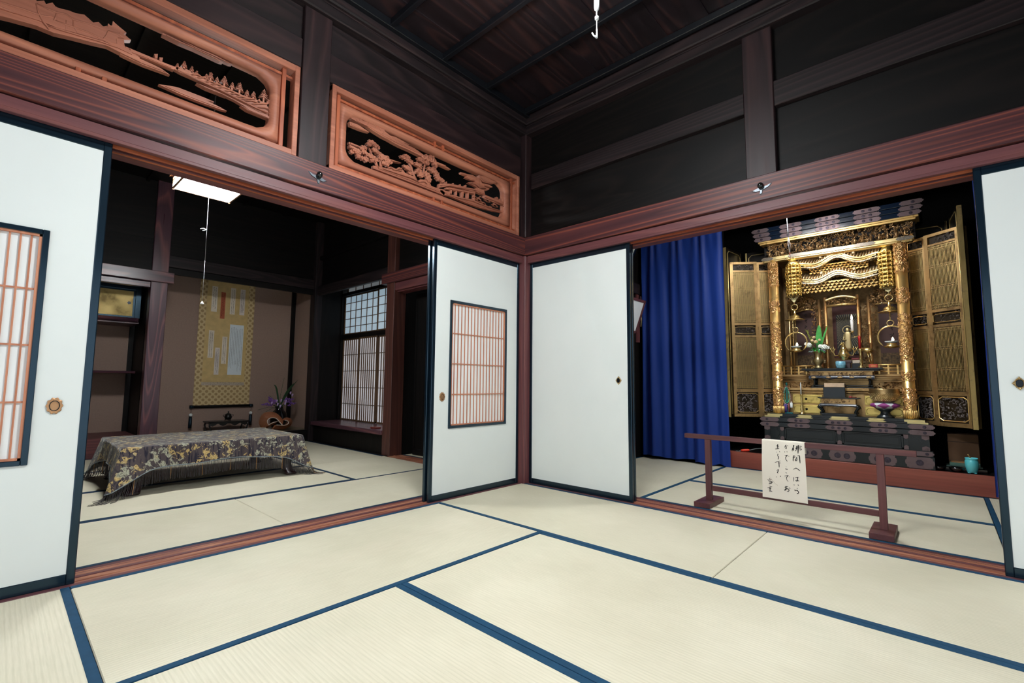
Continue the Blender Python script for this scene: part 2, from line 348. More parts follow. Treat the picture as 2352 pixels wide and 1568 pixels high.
R1={'polys':[[-3.312,2.298,-3.097,2.312,-3.004,2.362,-2.998,2.356,-2.978,2.371,-2.972,2.359,-2.954,2.378,-2.943,2.365,-2.925,2.368,-2.904,2.374,-2.883,2.375,-2.856,2.385,-2.842,2.377,-2.826,2.367,-2.809,2.38,-2.792,2.368,-2.779,2.382,-2.764,2.391,-2.763,2.414,-2.757,2.409,-2.74,2.4,-2.714,2.387,-2.723,2.375,-2.696,2.362,-2.721,2.348,-2.717,2.325,-2.708,2.306,-2.661,2.298,-2.659,2.276,-2.713,2.281,-2.775,2.289,-2.833,2.275,-2.889,2.264,-2.942,2.251,-2.994,2.252,-3.06,2.24,-3.091,2.233,-3.304,2.2],[-2.713,2.323,-2.618,2.323,-2.564,2.323,-2.521,2.325,-2.53,2.308,-2.579,2.307,-2.633,2.307,-2.703,2.301],[-2.73,2.317,-2.723,2.294,-2.705,2.299,-2.632,2.295,-2.578,2.291,-2.543,2.277,-2.574,2.276,-2.643,2.272,-2.692,2.275,-2.722,2.278,-2.728,2.279],[-2.607,2.321,-2.61,2.342,-2.596,2.35,-2.596,2.321],[-2.589,2.318,-2.589,2.339,-2.575,2.345,-2.577,2.319],[-2.537,2.316,-2.505,2.338,-2.453,2.339,-2.425,2.337,-2.399,2.323,-2.343,2.325,-2.286,2.33,-2.227,2.327,-2.165,2.333,-2.102,2.339,-2.08,2.335,-2.076,2.264,-2.119,2.254,-2.203,2.268,-2.264,2.281,-2.36,2.289,-2.433,2.306,-2.503,2.309],[-2.585,2.463,-2.519,2.459,-2.442,2.459,-2.328,2.455,-2.343,2.451,-2.46,2.454,-2.518,2.451,-2.585,2.455],[-2.513,2.472,-2.443,2.468,-2.37,2.473,-2.286,2.466,-2.301,2.462,-2.388,2.463,-2.45,2.46],[-2.583,2.209,-2.541,2.223,-2.505,2.231,-2.404,2.232,-2.353,2.23,-2.382,2.221,-2.295,2.208,-2.325,2.203,-2.427,2.2,-2.497,2.201],[-2.235,2.263,-2.162,2.259,-2.076,2.264,-2.08,2.25,-2.202,2.252],[-2.436,2.287,-2.397,2.289,-2.303,2.281,-2.396,2.28]],'trees':[-2.517,2.324,0.021,-2.49,2.339,0.032,-2.458,2.34,0.022,-2.438,2.329,0.021,-2.395,2.329,0.026,-2.377,2.336,0.037,-2.348,2.333,0.03,-2.315,2.335,0.048,-2.279,2.334,0.034,-2.243,2.334,0.049,-2.207,2.329,0.031,-2.176,2.332,0.036,-2.124,2.344,0.06,-2.147,2.31,0.031,-2.101,2.327,0.032]}
SIGN=[[0.00157,1.908,0.455,1.904,0.442,1.897,0.423],[0.00168,1.905,0.436,1.903,0.42],[0.00157,1.896,0.419,1.899,0.42],[0.0009,1.919,0.449,1.946,0.453],[0.00101,1.947,0.452,1.946,0.446,1.92,0.441],[0.00101,1.919,0.441,1.916,0.432,1.947,0.436,1.948,0.431,1.938,0.427],[0.0018,1.931,0.457,1.928,0.406],[0.00112,1.923,0.452,1.92,0.428,1.914,0.419],[0.00157,1.902,0.389,1.9,0.357],[0.00101,1.902,0.389,1.911,0.391,1.909,0.379,1.902,0.376],[0.0009,1.919,0.385,1.918,0.376,1.926,0.379],[0.00101,1.925,0.391,1.935,0.395],[0.00168,1.935,0.395,1.937,0.348],[0.00112,1.913,0.371,1.912,0.36,1.92,0.362,1.922,0.375,1.913,0.371],[0.00101,1.9,0.307,1.911,0.316],[0.00146,1.911,0.316,1.918,0.316,1.935,0.303],[0.0009,1.898,0.26,1.895,0.234],[0.00079,1.908,0.258,1.927,0.264],[0.00135,1.921,0.264,1.92,0.241],[0.00101,1.92,0.241,1.913,0.238,1.908,0.241,1.916,0.246,1.928,0.24],[0.00123,1.899,0.216,1.9,0.211],[0.00135,1.92,0.219,1.923,0.212],[0.00112,1.914,0.197,1.916,0.193],[0.00101,1.903,0.187,1.902,0.178,1.913,0.184],[0.00146,1.913,0.184,1.923,0.176,1.921,0.168,1.912,0.163],[0.00079,1.856,0.443,1.868,0.451],[0.00079,1.864,0.452,1.857,0.435],[0.0009,1.872,0.45,1.875,0.446],[0.00112,1.866,0.443,1.865,0.432,1.861,0.428,1.868,0.429],[0.0009,1.856,0.411,1.857,0.405],[0.0009,1.868,0.413,1.87,0.407],[0.0009,1.855,0.385,1.873,0.391],[0.00101,1.87,0.389,1.859,0.376,1.861,0.362,1.869,0.352],[0.0009,1.877,0.386,1.879,0.382],[0.0009,1.86,0.319,1.862,0.317],[0.00135,1.855,0.305,1.869,0.303],[0.00112,1.857,0.284,1.862,0.279],[0.00067,1.849,0.26,1.859,0.264,1.871,0.267],[0.0009,1.869,0.265,1.858,0.251,1.861,0.238,1.868,0.229],[0.00067,1.873,0.259,1.877,0.258],[0.00101,1.846,0.192,1.866,0.199],[0.00146,1.855,0.2,1.853,0.178,1.847,0.172,1.846,0.176,1.861,0.186],[0.00123,1.861,0.186,1.871,0.182,1.869,0.171,1.859,0.167],[0.00123,1.872,0.192,1.878,0.188],[0.0009,1.81,0.443,1.823,0.447],[0.00101,1.81,0.434,1.824,0.437],[0.00135,1.817,0.451,1.817,0.426,1.82,0.423],[0.00112,1.803,0.42,1.826,0.425],[0.0009,1.808,0.404,1.81,0.4],[0.00112,1.826,0.409,1.829,0.403],[0.00101,1.818,0.392,1.814,0.379,1.82,0.377],[0.00123,1.82,0.377,1.82,0.366,1.817,0.358],[0.0009,1.799,0.337,1.83,0.351],[0.00146,1.821,0.344,1.822,0.309],[0.00101,1.825,0.339,1.83,0.336],[0.0009,1.807,0.289,1.818,0.296],[0.00112,1.815,0.297,1.818,0.287,1.808,0.277],[0.00135,1.808,0.276,1.815,0.273],[0.00112,1.802,0.25,1.804,0.246],[0.00123,1.825,0.259,1.828,0.251],[0.00112,1.754,0.227,1.757,0.221],[0.00112,1.764,0.234,1.765,0.225],[0.00101,1.773,0.231,1.769,0.223],[0.00123,1.757,0.218,1.78,0.215],[0.00146,1.778,0.214,1.775,0.206,1.758,0.199],[0.0009,1.761,0.207,1.773,0.211],[0.00101,1.762,0.186,1.768,0.184],[0.0009,1.749,0.173,1.777,0.185],[0.00101,1.757,0.167,1.771,0.172],[0.00135,1.764,0.179,1.764,0.156],[0.00146,1.758,0.155,1.776,0.156]]
RING={'oA':[-0.596,0.2,-0.616,0.244,-0.621,0.288,-0.611,0.336,-0.589,0.373,-0.56,0.396,-0.524,0.406,-0.487,0.408,-0.449,0.403,-0.416,0.388,-0.388,0.364,-0.359,0.329,-0.33,0.297],'iA':[-0.533,0.242,-0.544,0.256,-0.555,0.29,-0.552,0.309,-0.538,0.324,-0.515,0.334,-0.483,0.335,-0.456,0.329,-0.434,0.316,-0.414,0.296,-0.4,0.276,-0.38,0.253,-0.36,0.232],'oB':[-0.333,0.297,-0.304,0.318,-0.271,0.324,-0.237,0.315,-0.211,0.294,-0.198,0.265,-0.205,0.231,-0.226,0.207,-0.253,0.189,-0.286,0.174,-0.318,0.165,-0.383,0.167,-0.459,0.18],'iB':[-0.336,0.294,-0.319,0.293,-0.299,0.285,-0.288,0.27,-0.285,0.259,-0.292,0.245,-0.305,0.234,-0.321,0.229,-0.343,0.228,-0.365,0.23,-0.387,0.232,-0.414,0.235,-0.441,0.238],'oC':[-0.528,0.19,-0.498,0.21,-0.461,0.227,-0.43,0.244],'iC':[-0.528,0.236,-0.505,0.254,-0.464,0.271,-0.416,0.282]}
R1["ridges"]=[[-3.0,2.341,-2.991,2.31,-2.976,2.281,-2.955,2.257],[-2.939,2.343,-2.941,2.313,-2.946,2.302],[-2.909,2.324,-2.906,2.281],[-2.889,2.339,-2.885,2.315,-2.872,2.288],[-2.777,2.356,-2.78,2.331,-2.792,2.307],[-2.997,2.343,-2.969,2.34,-2.94,2.341,-2.911,2.35,-2.888,2.34,-2.838,2.351,-2.779,2.355],[-2.776,2.358,-2.747,2.361,-2.722,2.353],[-3.155,2.273,-3.095,2.286,-3.031,2.296,-2.991,2.299,-2.972,2.304,-2.94,2.319],[-2.94,2.305,-2.91,2.305,-2.883,2.308,-2.836,2.312,-2.792,2.307,-2.746,2.313],[-3.154,2.254,-3.093,2.266,-3.045,2.269],[-2.968,2.27,-2.926,2.274,-2.871,2.282,-2.796,2.296,-2.743,2.298],[-2.746,2.336,-2.744,2.315],[-2.459,2.318,-2.435,2.331,-2.417,2.327],[-2.434,2.314,-2.406,2.331,-2.384,2.324],[-2.398,2.31,-2.377,2.325,-2.354,2.323],[-2.376,2.307,-2.347,2.325,-2.321,2.325],[-2.35,2.303,-2.317,2.324,-2.29,2.324],[-2.323,2.296,-2.29,2.319,-2.266,2.317],[-2.296,2.293,-2.266,2.315,-2.238,2.314],[-2.268,2.291,-2.238,2.312,-2.206,2.318],[-2.249,2.289,-2.214,2.312,-2.165,2.33],[-2.221,2.295,-2.181,2.314,-2.148,2.313],[-2.192,2.287,-2.148,2.313,-2.106,2.33],[-2.163,2.284,-2.122,2.303,-2.083,2.304],[-2.52,2.309,-2.469,2.309,-2.397,2.302,-2.323,2.298,-2.245,2.29,-2.163,2.282,-2.086,2.279]]
R2["ridges"]=[[-1.565,2.473,-1.546,2.492,-1.523,2.484],[-1.506,2.472,-1.491,2.49,-1.459,2.489,-1.442,2.477],[-1.442,2.488,-1.417,2.483,-1.408,2.464],[-1.401,2.506,-1.38,2.488,-1.395,2.454],[-1.375,2.463,-1.34,2.458,-1.318,2.443],[-1.319,2.462,-1.292,2.457,-1.283,2.438],[-1.275,2.457,-1.243,2.453,-1.216,2.44],[-1.345,2.239,-1.32,2.252,-1.298,2.244,-1.236,2.254],[-1.276,2.248,-1.255,2.271,-1.232,2.267],[-1.382,2.222,-1.28,2.227,-1.167,2.234,-1.087,2.225],[-1.078,2.232,-1.049,2.246,-1.019,2.235],[-0.902,2.266,-0.81,2.296,-0.722,2.311,-0.642,2.322,-0.539,2.339],[-0.904,2.249,-0.81,2.294,-0.733,2.305,-0.642,2.32],[-0.609,2.38,-0.555,2.393,-0.5,2.375,-0.432,2.392],[-0.508,2.437,-0.5,2.37],[-0.505,2.304,-0.334,2.305,-0.193,2.303],[-0.753,2.223,-0.582,2.244,-0.398,2.244,-0.267,2.253]]
# =================================================================== SETTING
def bx(name, x0, x1, y0, y1, z0, z1, m, label, c=.002, cat='beam'):
    b = MB(); b.box(x0, x1, y0, y1, z0, z1, c); return st(name, b, m, label, cat)
# ---- floor under all rooms
b = MB(); b.box(-4.9, 3.9, -3.9, 3.3, -.2, -.056)
st('floor', b, wood('dark', 'x'), 'dark boards under the straw mats of all rooms', 'floor')

def mat_thing(x0, x1, y0, y1, ax, lab, grp='straw floor mats', hc='heri', nb=False):
    """one straw mat, length along ax, cloth borders on the long edges"""
    t = thing('tatami_mat', ((x0+x1)/2, (y0+y1)/2, -.055), lab, 'straw mat', grp)
    g = .0012; b = MB(); b.box(x0+g, x1-g, y0+g, y1-g, -.055, 0, .003)
    mk('rush_cover', b, M['tat_'+ax], t)
    for s in ((0,) if nb else (0, 1)):
        h = MB(); w = .0285
        if ax == 'x':
            ya, yb = (y0+g, y0+w) if s == 0 else (y1-w, y1-g); h.box(x0+g, x1-g, ya, yb, -.03, .0016, .001)
        else:
            xa, xb = (x0+g, x0+w) if s == 0 else (x1-w, x1-g); h.box(xa, xb, y0+g, y1-g, -.03, .0016, .001)
        mk('cloth_border', h, M[hc], t)
    return t
F = -.91
mat_thing(0, 1.83, F, 0, 'x', 'straw mat below the plain white panel in the room corner')
mat_thing(1.83, 3.70, F, 0, 'x', 'straw mat before the sill of the altar room, right of the thin seam')
mat_thing(0, .926, -2.745, F, 'y', 'straw mat with lengthwise ribs along the sill of the alcove room')
mat_thing(.926, 2.757, -1.83, F, 'x', 'broad straw mat in the middle of the front room')
mat_thing(.926, 2.757, -2.744, -1.83, 'x', 'straw mat nearest the lens, below the double blue border')
mat_thing(0, 1.84, -3.66, -2.745, 'x', 'straw mat in the near left corner beside the latticed sliding panel')
mat_thing(2.757, 3.70, -2.75, F, 'y', 'straw mat at the right side of the front room')
mat_thing(1.84, 3.70, -3.66, -2.75, 'x', 'straw mat behind the middle mats of the front room')
# alcove room
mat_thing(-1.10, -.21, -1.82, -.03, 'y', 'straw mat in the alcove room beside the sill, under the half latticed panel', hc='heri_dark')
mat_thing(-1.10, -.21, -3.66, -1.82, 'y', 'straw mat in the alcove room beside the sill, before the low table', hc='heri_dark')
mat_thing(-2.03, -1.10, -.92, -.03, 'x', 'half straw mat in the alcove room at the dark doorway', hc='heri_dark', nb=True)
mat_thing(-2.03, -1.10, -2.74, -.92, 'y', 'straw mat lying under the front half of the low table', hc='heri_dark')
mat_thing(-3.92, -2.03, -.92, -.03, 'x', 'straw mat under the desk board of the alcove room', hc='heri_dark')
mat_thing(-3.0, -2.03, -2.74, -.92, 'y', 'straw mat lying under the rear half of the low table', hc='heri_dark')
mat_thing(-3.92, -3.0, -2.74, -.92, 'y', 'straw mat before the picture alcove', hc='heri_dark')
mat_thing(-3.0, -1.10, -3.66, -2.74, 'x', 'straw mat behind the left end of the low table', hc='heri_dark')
# altar room
mat_thing(.03, .96, .21, 2.03, 'y', 'straw mat before the blue curtain in the altar room')
mat_thing(.96, 2.79, .21, 1.08, 'x', 'straw mat carrying the wooden barrier in the altar room')
mat_thing(.96, 2.79, 1.08, 2.03, 'x', 'straw mat along the red step below the altar')
mat_thing(2.79, 3.68, .21, 2.03, 'y', 'straw mat at the right end of the altar room')
# corridor
mat_thing(-1.95, -.1, .16, 1.05, 'x', 'straw mat seen through the dark doorway', hc='heri_dark')

# ---- left wall of the front room (x=0) and right wall (y=0): same carpentry, T maps wall coordinates to world
def carpentry(T, side, L, postu, name):
    """T(u0,u1,d0,d1)->x0,x1,y0,y1 ; u along wall from the corner, d depth behind the wall face"""
    ax = 'y' if side == 'left' else 'x'
    def B(b, u0, u1, d0, d1, z0, z1, c=.002): x0, x1, y0, y1 = T(u0, u1, d0, d1); b.box(x0, x1, y0, y1, z0, z1, c)
    # sill with two grooves
    b = MB(); b.m = 1
    B(b, .03, L, .001, .030, -.055, .001); B(b, .03, L, .107, .209, -.055, .001); b.m = 0
    B(b, .03, L, .030, .107, -.055, -.004, 0); B(b, .03, L, .060, .076, -.006, .0005, .001)
    B(b, .03, L, .125, .150, -.01, .0022, .001); B(b, .03, L, .160, .168, -.01, .003, .001)
    st(name('trim_%d'), b, [wood('sill', ax), wood('redplain', ax)], 'grooved wooden floor sill below the sliding panels on the %s' % side, 'sill')
    # head track
    b = MB(); b.m = 0
    B(b, .03, L, 0, .21, 1.860, 1.906); B(b, .03, L, 0, .030, 1.846, 1.862); B(b, .03, L, .108, .21, 1.846, 1.862); b.m = 1
    B(b, .03, L, .061, .077, 1.845, 1.862, .001); B(b, .03, L, .113, .125, 1.842, 1.85, .001)
    st(name('trim_%d'), b, [wood('redplain', ax), wood('orange', ax)], 'reddish grooved head rail above the sliding panels on the %s' % side, 'head rail')
    # tie beam
    b = MB(); B(b, -.018, L, -.018, .04, 1.913, 2.067, .004)
    st(name('trim_%d'), b, wood('red', ax), 'broad reddish tie beam with flowing grain on the %s' % side, 'beam')
    # post
    b = MB(); B(b, postu[0], postu[1], 0, .13, 2.067, 3.0, .004)
    st(name('trim_%d'), b, wood('post', 'z'), 'dark short post above the tie beam on the %s' % side, 'post')
    # cornice
    b = MB(); B(b, -.03, L, -.03, .1, 2.985, 3.054, .007); B(b, -.055, L, -.055, .1, 3.06, 3.144, .008); B(b, -.03, L, -.03, .1, 3.05, 3.062, 0)
    st(name('trim_%d'), b, wood('dark', ax), 'dark stepped cornice under the ceiling on the %s' % side, 'cornice')
_tn = [0]
def tname(fmt): _tn[0] += 1; return fmt % _tn[0]
TL = lambda u0, u1, d0, d1: (-d1, -d0, -u1, -u0)
TR = lambda u0, u1, d0, d1: (u0, u1, d0, d1)
carpentry(TL, 'left', 3.72, (1.785, 1.95), tname)
carpentry(TR, 'right', 3.72, (1.785, 1.95), tname)
# corner post
b = MB(); b.box(-.12, .03, -.03, .12, -.05, 1.905, .006); b.m = 1; b.box(-.12, .03, -.03, .12, 2.068, 3.0, .006)  # lower length in lighter wood, imitating the light that falls on it
st('trim_20', b, [wood('redplain', 'z'), wood('post', 'z')], 'dark square post standing in the corner between both walls', 'post')
# upper wall left: band over the carved transoms and board above
b = MB(); b.m = 0; b.box(-.09, -.010, -1.786, -.05, 2.607, 2.782, .004); b.box(-.09, -.010, -3.72, -1.95, 2.607, 2.782, .004); b.m = 1
b.box(-.09, -.030, -3.72, -.03, 2.775, 3.1); b.m = 2
b.box(-.1, -.035, -.075, -.02, 2.067, 3.0); b.box(-.1, -.03, -1.97, -1.95, 2.067, 2.61); b.box(-.1, -.03, -3.72, -3.62, 2.067, 2.61)
st('wall_left', b, [wood('post', 'y'), wood('dark', 'y'), wood('black', 'z')], 'dark boards above the carved transoms on the left', 'wall')
b = MB(); b.m = 0; b.box(.02, 3.72, .045, .1, 2.067, 3.1); b.m = 1; b.box(.06, 1.786, .004, .05, 2.492, 2.628, .004); b.box(1.95, 3.72, .004, .05, 2.48, 2.635, .004)
st('wall_right', b, [wood('black', 'x'), wood('dark', 'x')], 'blackish boards above the tie beam on the right, with one rail', 'wall')
# unseen sides of the front room: open to the garden below the beam
b = MB(); b.box(-.1, 3.82, -3.80, -3.70, 1.9, 3.2); b.box(-.2, 0, -3.82, -3.70, -.05, 1.95); b.box(3.62, 3.82, -3.82, -3.70, -.05, 1.95); b.box(-.1, 3.8, -3.8, -3.66, -.06, -.01)
st('wall_front', b, wood('dark', 'x'), 'dark boards behind the camera over the open garden side', 'wall')
b = MB(); b.box(3.70, 3.80, -3.7, .1, 1.9, 3.2); b.box(3.70, 3.82, -.16, .3, -.05, 1.95)
b.box(3.66, 3.80, -3.7, .1, -.06, -.01)
st('wall_east', b, wood('dark', 'y'), 'dark boards at the right end over the open garden side', 'wall')
# ceiling of the front room: lapped boards and battens
b = MB(); b.m = 0
x = 0.0; k = 0
while x < 3.8:
    x1 = x+.272
    b.add([(x, -3.8, 3.168), (x1, -3.8, 3.160), (x1, .05, 3.160), (x, .05, 3.168), (x, -3.8, 3.2), (x1, -3.8, 3.2), (x1, .05, 3.2), (x, .05, 3.2)], [(0, 3, 2, 1), (4, 5, 6, 7), (0, 1, 5, 4), (2, 3, 7, 6), (1, 2, 6, 5), (3, 0, 4, 7)])
    x = x1
st('ceiling', b, wood('ceil', 'y'), 'dark red lapped boards of the ceiling', 'ceiling')
b = MB()
for y in (-.10, -.555, -1.0, -1.43, -1.865, -2.3, -2.74, -3.18, -3.6): b.box(.03, 3.75, y-.017, y+.017, 3.118, 3.165, .004)
b.box(.05, .09, -3.7, -.05, 3.11, 3.165, .003)
st('trim_21', b, plain('batten_black', srgb(16, 18, 22), .3, 0, .5), 'thin black battens carrying the ceiling boards', 'batten')

# ================================================================ alcove room (left)
PL = plain('brown_plaster', srgb(158, 134, 122), .95, 0, .1, .05, 60, None, .3)
b = MB(); b.box(-4.85, -4.70, -3.8, .1, -.05, 3.2); b.box(-4.71, -3.98, .02, .06, .1, 2.4)
b.box(-4.71, -4.05, -1.862, -1.84, .1, 2.3)
st('wall_back', b, PL, 'brown sandy plaster at the back of the picture alcove', 'wall')
b = MB(); b.box(-4.7, -4.655, -.03, .021, .12, 2.3); b.box(-4.70, -4.08, -1.90, -1.861, -.05, 2.2); b.box(-4.7, -4.67, -1.945, -1.9, -.05, 2.2)
st('trim_22', b, wood('black', 'z'), 'black corner strips inside the alcoves', 'post')
bx('trim_23', -4.02, -3.90, -1.905, -1.748, -.05, 3.12, wood('toko', 'z'), 'purplish alcove pillar left of the hanging scroll', .005, 'post')
bx('trim_24', -4.02, -3.875, -.045, .06, -.05, 3.12, wood('dark', 'z'), 'blackish corner post between alcove and desk recess', .004, 'post')
b = MB(); b.box(-3.97, -3.92, -1.75, -.04, -.05, .155, .004)
st('trim_25', b, wood('black', 'y'), 'black front edge of the raised alcove floor', 'sill')
bx('trim_26', -4.72, -3.93, -1.86, .03, .06, .152, plain('alcove_floor', srgb(120, 108, 88), .5, 0, .4), 'brownish raised floor of the picture alcove', 0, 'alcove floor')
bx('trim_27', -3.985, -3.915, -1.75, -.03, 2.122, 2.258, wood('dark', 'y'), 'dark beam hanging over the picture alcove', .004)
b = MB(); b.box(-3.99, -3.95, -3.8, .05, 2.05, 3.2); b.box(-3.955, -3.94, -3.7, -1.9, 2.42, 2.55); b.box(-3.955, -3.94, -1.75, -.04, 2.6, 2.62)
st('wall_alcove', b, wood('black', 'y'), 'black boards above the alcoves', 'wall')
bx('trim_28', -3.96, -3.868, -3.7, -1.698, 1.925, 2.047, wood('toko', 'y'), 'purplish lintel passing in front of the alcove pillar', .004)
bx('trim_29', -3.99, -3.915, -3.7, -1.905, 1.858, 1.918, wood('toko', 'y'), 'purplish lower lintel over the shelf alcove', .003)
# shelf alcove
b = MB(); b.box(-4.7, -3.93, -3.7, -1.905, -.05, .205, .004)
st('trim_30', b, wood('redplain', 'y'), 'low reddish board floor of the shelf alcove', 'alcove floor')
b = MB(); b.tube([(-4.21, -3.6, .905), (-4.21, -1.935, .905)], .014, 8); b.box(-4.7, -4.21, -3.6, -1.935, .893, .919)
mk('wall_shelf', b, wood('toko', 'y'), None, 'thin single shelf halfway up the shelf alcove', 'shelf')
t = thing('wall_cupboard', (-4.5, -2.8, 1.47), 'hanging cupboard with gold paper doors in the shelf alcove', 'cupboard')
b = MB(); b.box(-4.7, -4.235, -3.6, -1.935, 1.478, 1.53, .006); b.tube([(-4.235, -3.6, 1.506), (-4.235, -1.96, 1.506)], .024, 10); b.ball((-4.235, -1.96, 1.506), .024); b.box(-4.7, -4.25, -3.6, -1.93, 1.465, 1.482)
mk('bottom_board', b, wood('toko', 'y'), t)
b = MB(); b.box(-4.7, -4.26, -3.6, -1.93, 1.862, 1.9); b.box(-4.33, -4.255, -1.972, -1.925, 1.53, 1.87)
mk('frame', b, M['lacq'], t)
for i, (ya, yb) in enumerate(((-2.72, -1.972), (-3.5, -2.70))):
    xx = -4.285-.02*i
    b = MB(); b.box(xx-.012, xx, ya, yb, 1.53, 1.862)
    d = mk('door', b, M['lacq'], t)
    b = MB(); b.box(xx-.001, xx+.002, ya+.02, yb-.02, 1.552, 1.842)
    mk('gold_paper', b, gold('gold_paper', (.50, .38, .16, 1), (.34, .25, .11, 1), .5), d)
    b = MB(); pts = [(yb-.055+.017*cos(w*pi/5)*(1.15 if w % 2 else .85), 1.705+.017*sin(w*pi/5)*(1.15 if w % 2 else .85)) for w in range(10)]
    b.prism(pts, 'x', xx+.002, xx+.006)
    mk('handle', b, M['iron'], d)
# desk recess (shoin)
b = MB(); b.box(-3.86, -2.105, -.035, .50, .222, .274, .006)
st('trim_31', b, wood('toko', 'x'), 'polished dark desk board in the window recess', 'desk board')
b = MB(); b.box(-3.88, -2.1, .015, .04, -.05, .225); b.box(-3.88, -2.0, -.03, .03, -.05, .004)
b.box(-3.92, -3.885, .04, .55, -.05, 2.5); b.box(-2.1, -1.98, .1, .55, -.05, 2.5); b.box(-3.9, -2.0, .5, .55, 2.2, 2.6); b.box(-3.9, -2.0, .06, .5, 2.3, 2.34)
st('wall_recess', b, wood('black', 'z'), 'black boards around the window recess', 'wall')
b = MB(); b.box(-3.875, -2.1, -.012, .05, 2.035, 2.165, .012)
st('trim_32', b, wood('dark', 'x'), 'dark lintel with rounded end above the window recess', 'beam')
b = MB(); b.box(-3.885, -2.1, .36, .42, 2.07, 2.11); b.box(-3.885, -2.1, .37, .44, 1.44, 1.50); b.box(-3.885, -3.865, .36, .44, .27, 2.3)
st('trim_33', b, wood('black', 'x'), 'black rails above and between the paper windows', 'rail')
PB = emis('paper_daylight', (.50, .68, .82, 1), .42, (.55, .6, .62, 1)); PW = emis('paper_daylight_low', (.85, .82, .86, 1), .30, (.75, .74, .76, 1))
def shoji(name, x0, x1, y, z0, z1, nv, nh, pm, lab, bw=.006, stile=.022, horiz=None):
    t = thing(name, ((x0+x1)/2, y, z0), lab, 'paper window', None, 'structure')
    b = MB(); b.box(x0+.004, x1-.004, y+.012, y+.014, z0+.004, z1-.004); mk('paper', b, pm, t)
    b = MB(); b.box(x0, x0+stile, y, y+.026, z0, z1, .002); b.box(x1-stile, x1, y, y+.026, z0, z1, .002); b.box(x0, x1, y+.001, y+.025, z0, z0+.02); b.box(x0, x1, y+.001, y+.025, z1-.02, z1)
    mk('frame', b, wood('shoji', 'z'), t)
    b = MB(); a0 = x0+stile; a1 = x1-stile
    for i in range(1, nv): xx = a0+(a1-a0)*i/nv; b.box(xx-bw/2, xx+bw/2, y+.002, y+.012, z0, z1)
    for i in range(1, nh): zz = z0+(z1-z0)*i/nh; b.box(a0, a1, y+.001, y+.011, zz-.004, zz+.004)
    mk('lattice', b, wood('shoji', 'z'), t)
    return t
shoji('window_1', -3.865, -2.93, .40, 1.50, 2.075, 6, 5, PB, 'upper paper window glowing pale blue with square panes')
shoji('window_2', -2.935, -2.11, .375, 1.50, 2.075, 5, 5, PB, 'second upper paper window beside the reddish post')
shoji('window_3', -3.868, -3.36, .40, .276, 1.438, 8, 5, PW, 'left lower paper window with dense upright bars', .011)
shoji('window_4', -3.375, -2.91, .375, .276, 1.438, 8, 5, PW, 'middle lower paper window with dense upright bars', .011)
shoji('window_5', -2.925, -2.42, .40, .276, 1.438, 8, 5, PW, 'right lower paper window with dense bars, half hidden by the post', .011)
shoji('window_6', -3.8, -2.11, .40, 2.11, 2.25, 8, 1, emis('paper_dim', (.6, .65, .68, 1), .16, (.4, .42, .42, 1)), 'narrow paper strip above the upper paper windows')
# post, doorway and what lies beyond
bx('trim_34', -2.112, -1.955, -.012, .15, -.05, 3.12, wood('brownpost', 'z'), 'reddish post between window recess and doorway', .004, 'post')
b = MB(); b.box(-2.20, -.12, -.03, .04, 1.958, 2.078, .004)
st('trim_35', b, wood('red', 'x'), 'dark reddish tie beam above the doorway', 'beam')
b = MB(); b.box(-1.955, -.12, 0, .15, 1.865, 1.95); b.box(-1.955, -.12, .03, .06, 1.85, 1.87); b.box(-1.955, -.12, .09, .15, 1.85, 1.87)
st('trim_36', b, wood('redplain', 'x'), 'head rail of the doorway', 'head rail')
b = MB(); b.box(-1.955, -.12, -.03, .16, -.055, .001); b.box(-1.955, -.12, .045, .055, 0, .006)
st('trim_37', b, wood('sill', 'x'), 'grooved sill of the doorway', 'sill')
b = MB(); b.box(-3.9, -.05, .045, .1, 2.06, 3.2); b.box(-3.9, -2.1, .0, .05, 2.55, 2.6)
st('wall_doorway', b, wood('black', 'x'), 'black boards above doorway and window recess', 'wall')
t = thing('door_1', (-1.7, .27, 0), 'dark wooden sliding door standing half open in the doorway', 'door', None, 'structure')
b = MB(); b.box(-1.90, -1.60, .26, .29, .06, 1.85); mk('panel', b, wood('black', 'z'), t)
b = MB(); b.box(-1.90, -1.87, .255, .30, .06, 1.85); b.box(-1.63, -1.60, .255, .30, .06, 1.85); b.box(-1.9, -1.6, .255, .3, .0, .07); mk('frame', b, wood('black', 'z'), t)
b = MB(); b.box(-1.56, -.05, .31, .34, .001, 1.9)
st('wall_corridor_near', b, wood('black', 'z'), 'black boards right of the dark sliding door', 'wall')
b = MB(); b.box(-2.0, -1.955, .155, .32, -.05, 1.9)
st('trim_38', b, wood('black', 'z'), 'black jamb post beside the dark sliding door', 'post')
b = MB(); b.box(-2, 0.0, 1.06, 1.1, -.05, 3)
st('wall_corridor', b, wood('black', 'z'), 'black boards at the back of the corridor beyond the doorway', 'wall')
b = MB(); b.box(-1.62, -1.52, .86, .88, .2, 1.5)
st('window_7', b, emis('gap_daylight', (.8, .88, .9, 1), .5), 'slit of daylight beside the dark sliding door', 'window')
# remaining shell of the alcove room
b = MB(); b.box(-4.9, -.05, -3.85, -3.72, -.05, 3.2)
st('wall_far_left', b, wood('dark', 'x'), 'dark boards closing the alcove room on the left', 'wall')
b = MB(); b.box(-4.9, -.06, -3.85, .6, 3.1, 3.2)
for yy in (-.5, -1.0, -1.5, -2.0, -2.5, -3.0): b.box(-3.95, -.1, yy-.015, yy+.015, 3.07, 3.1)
st('ceiling_alcove_room', b, wood('black', 'y'), 'blackish ceiling of the alcove room', 'ceiling')

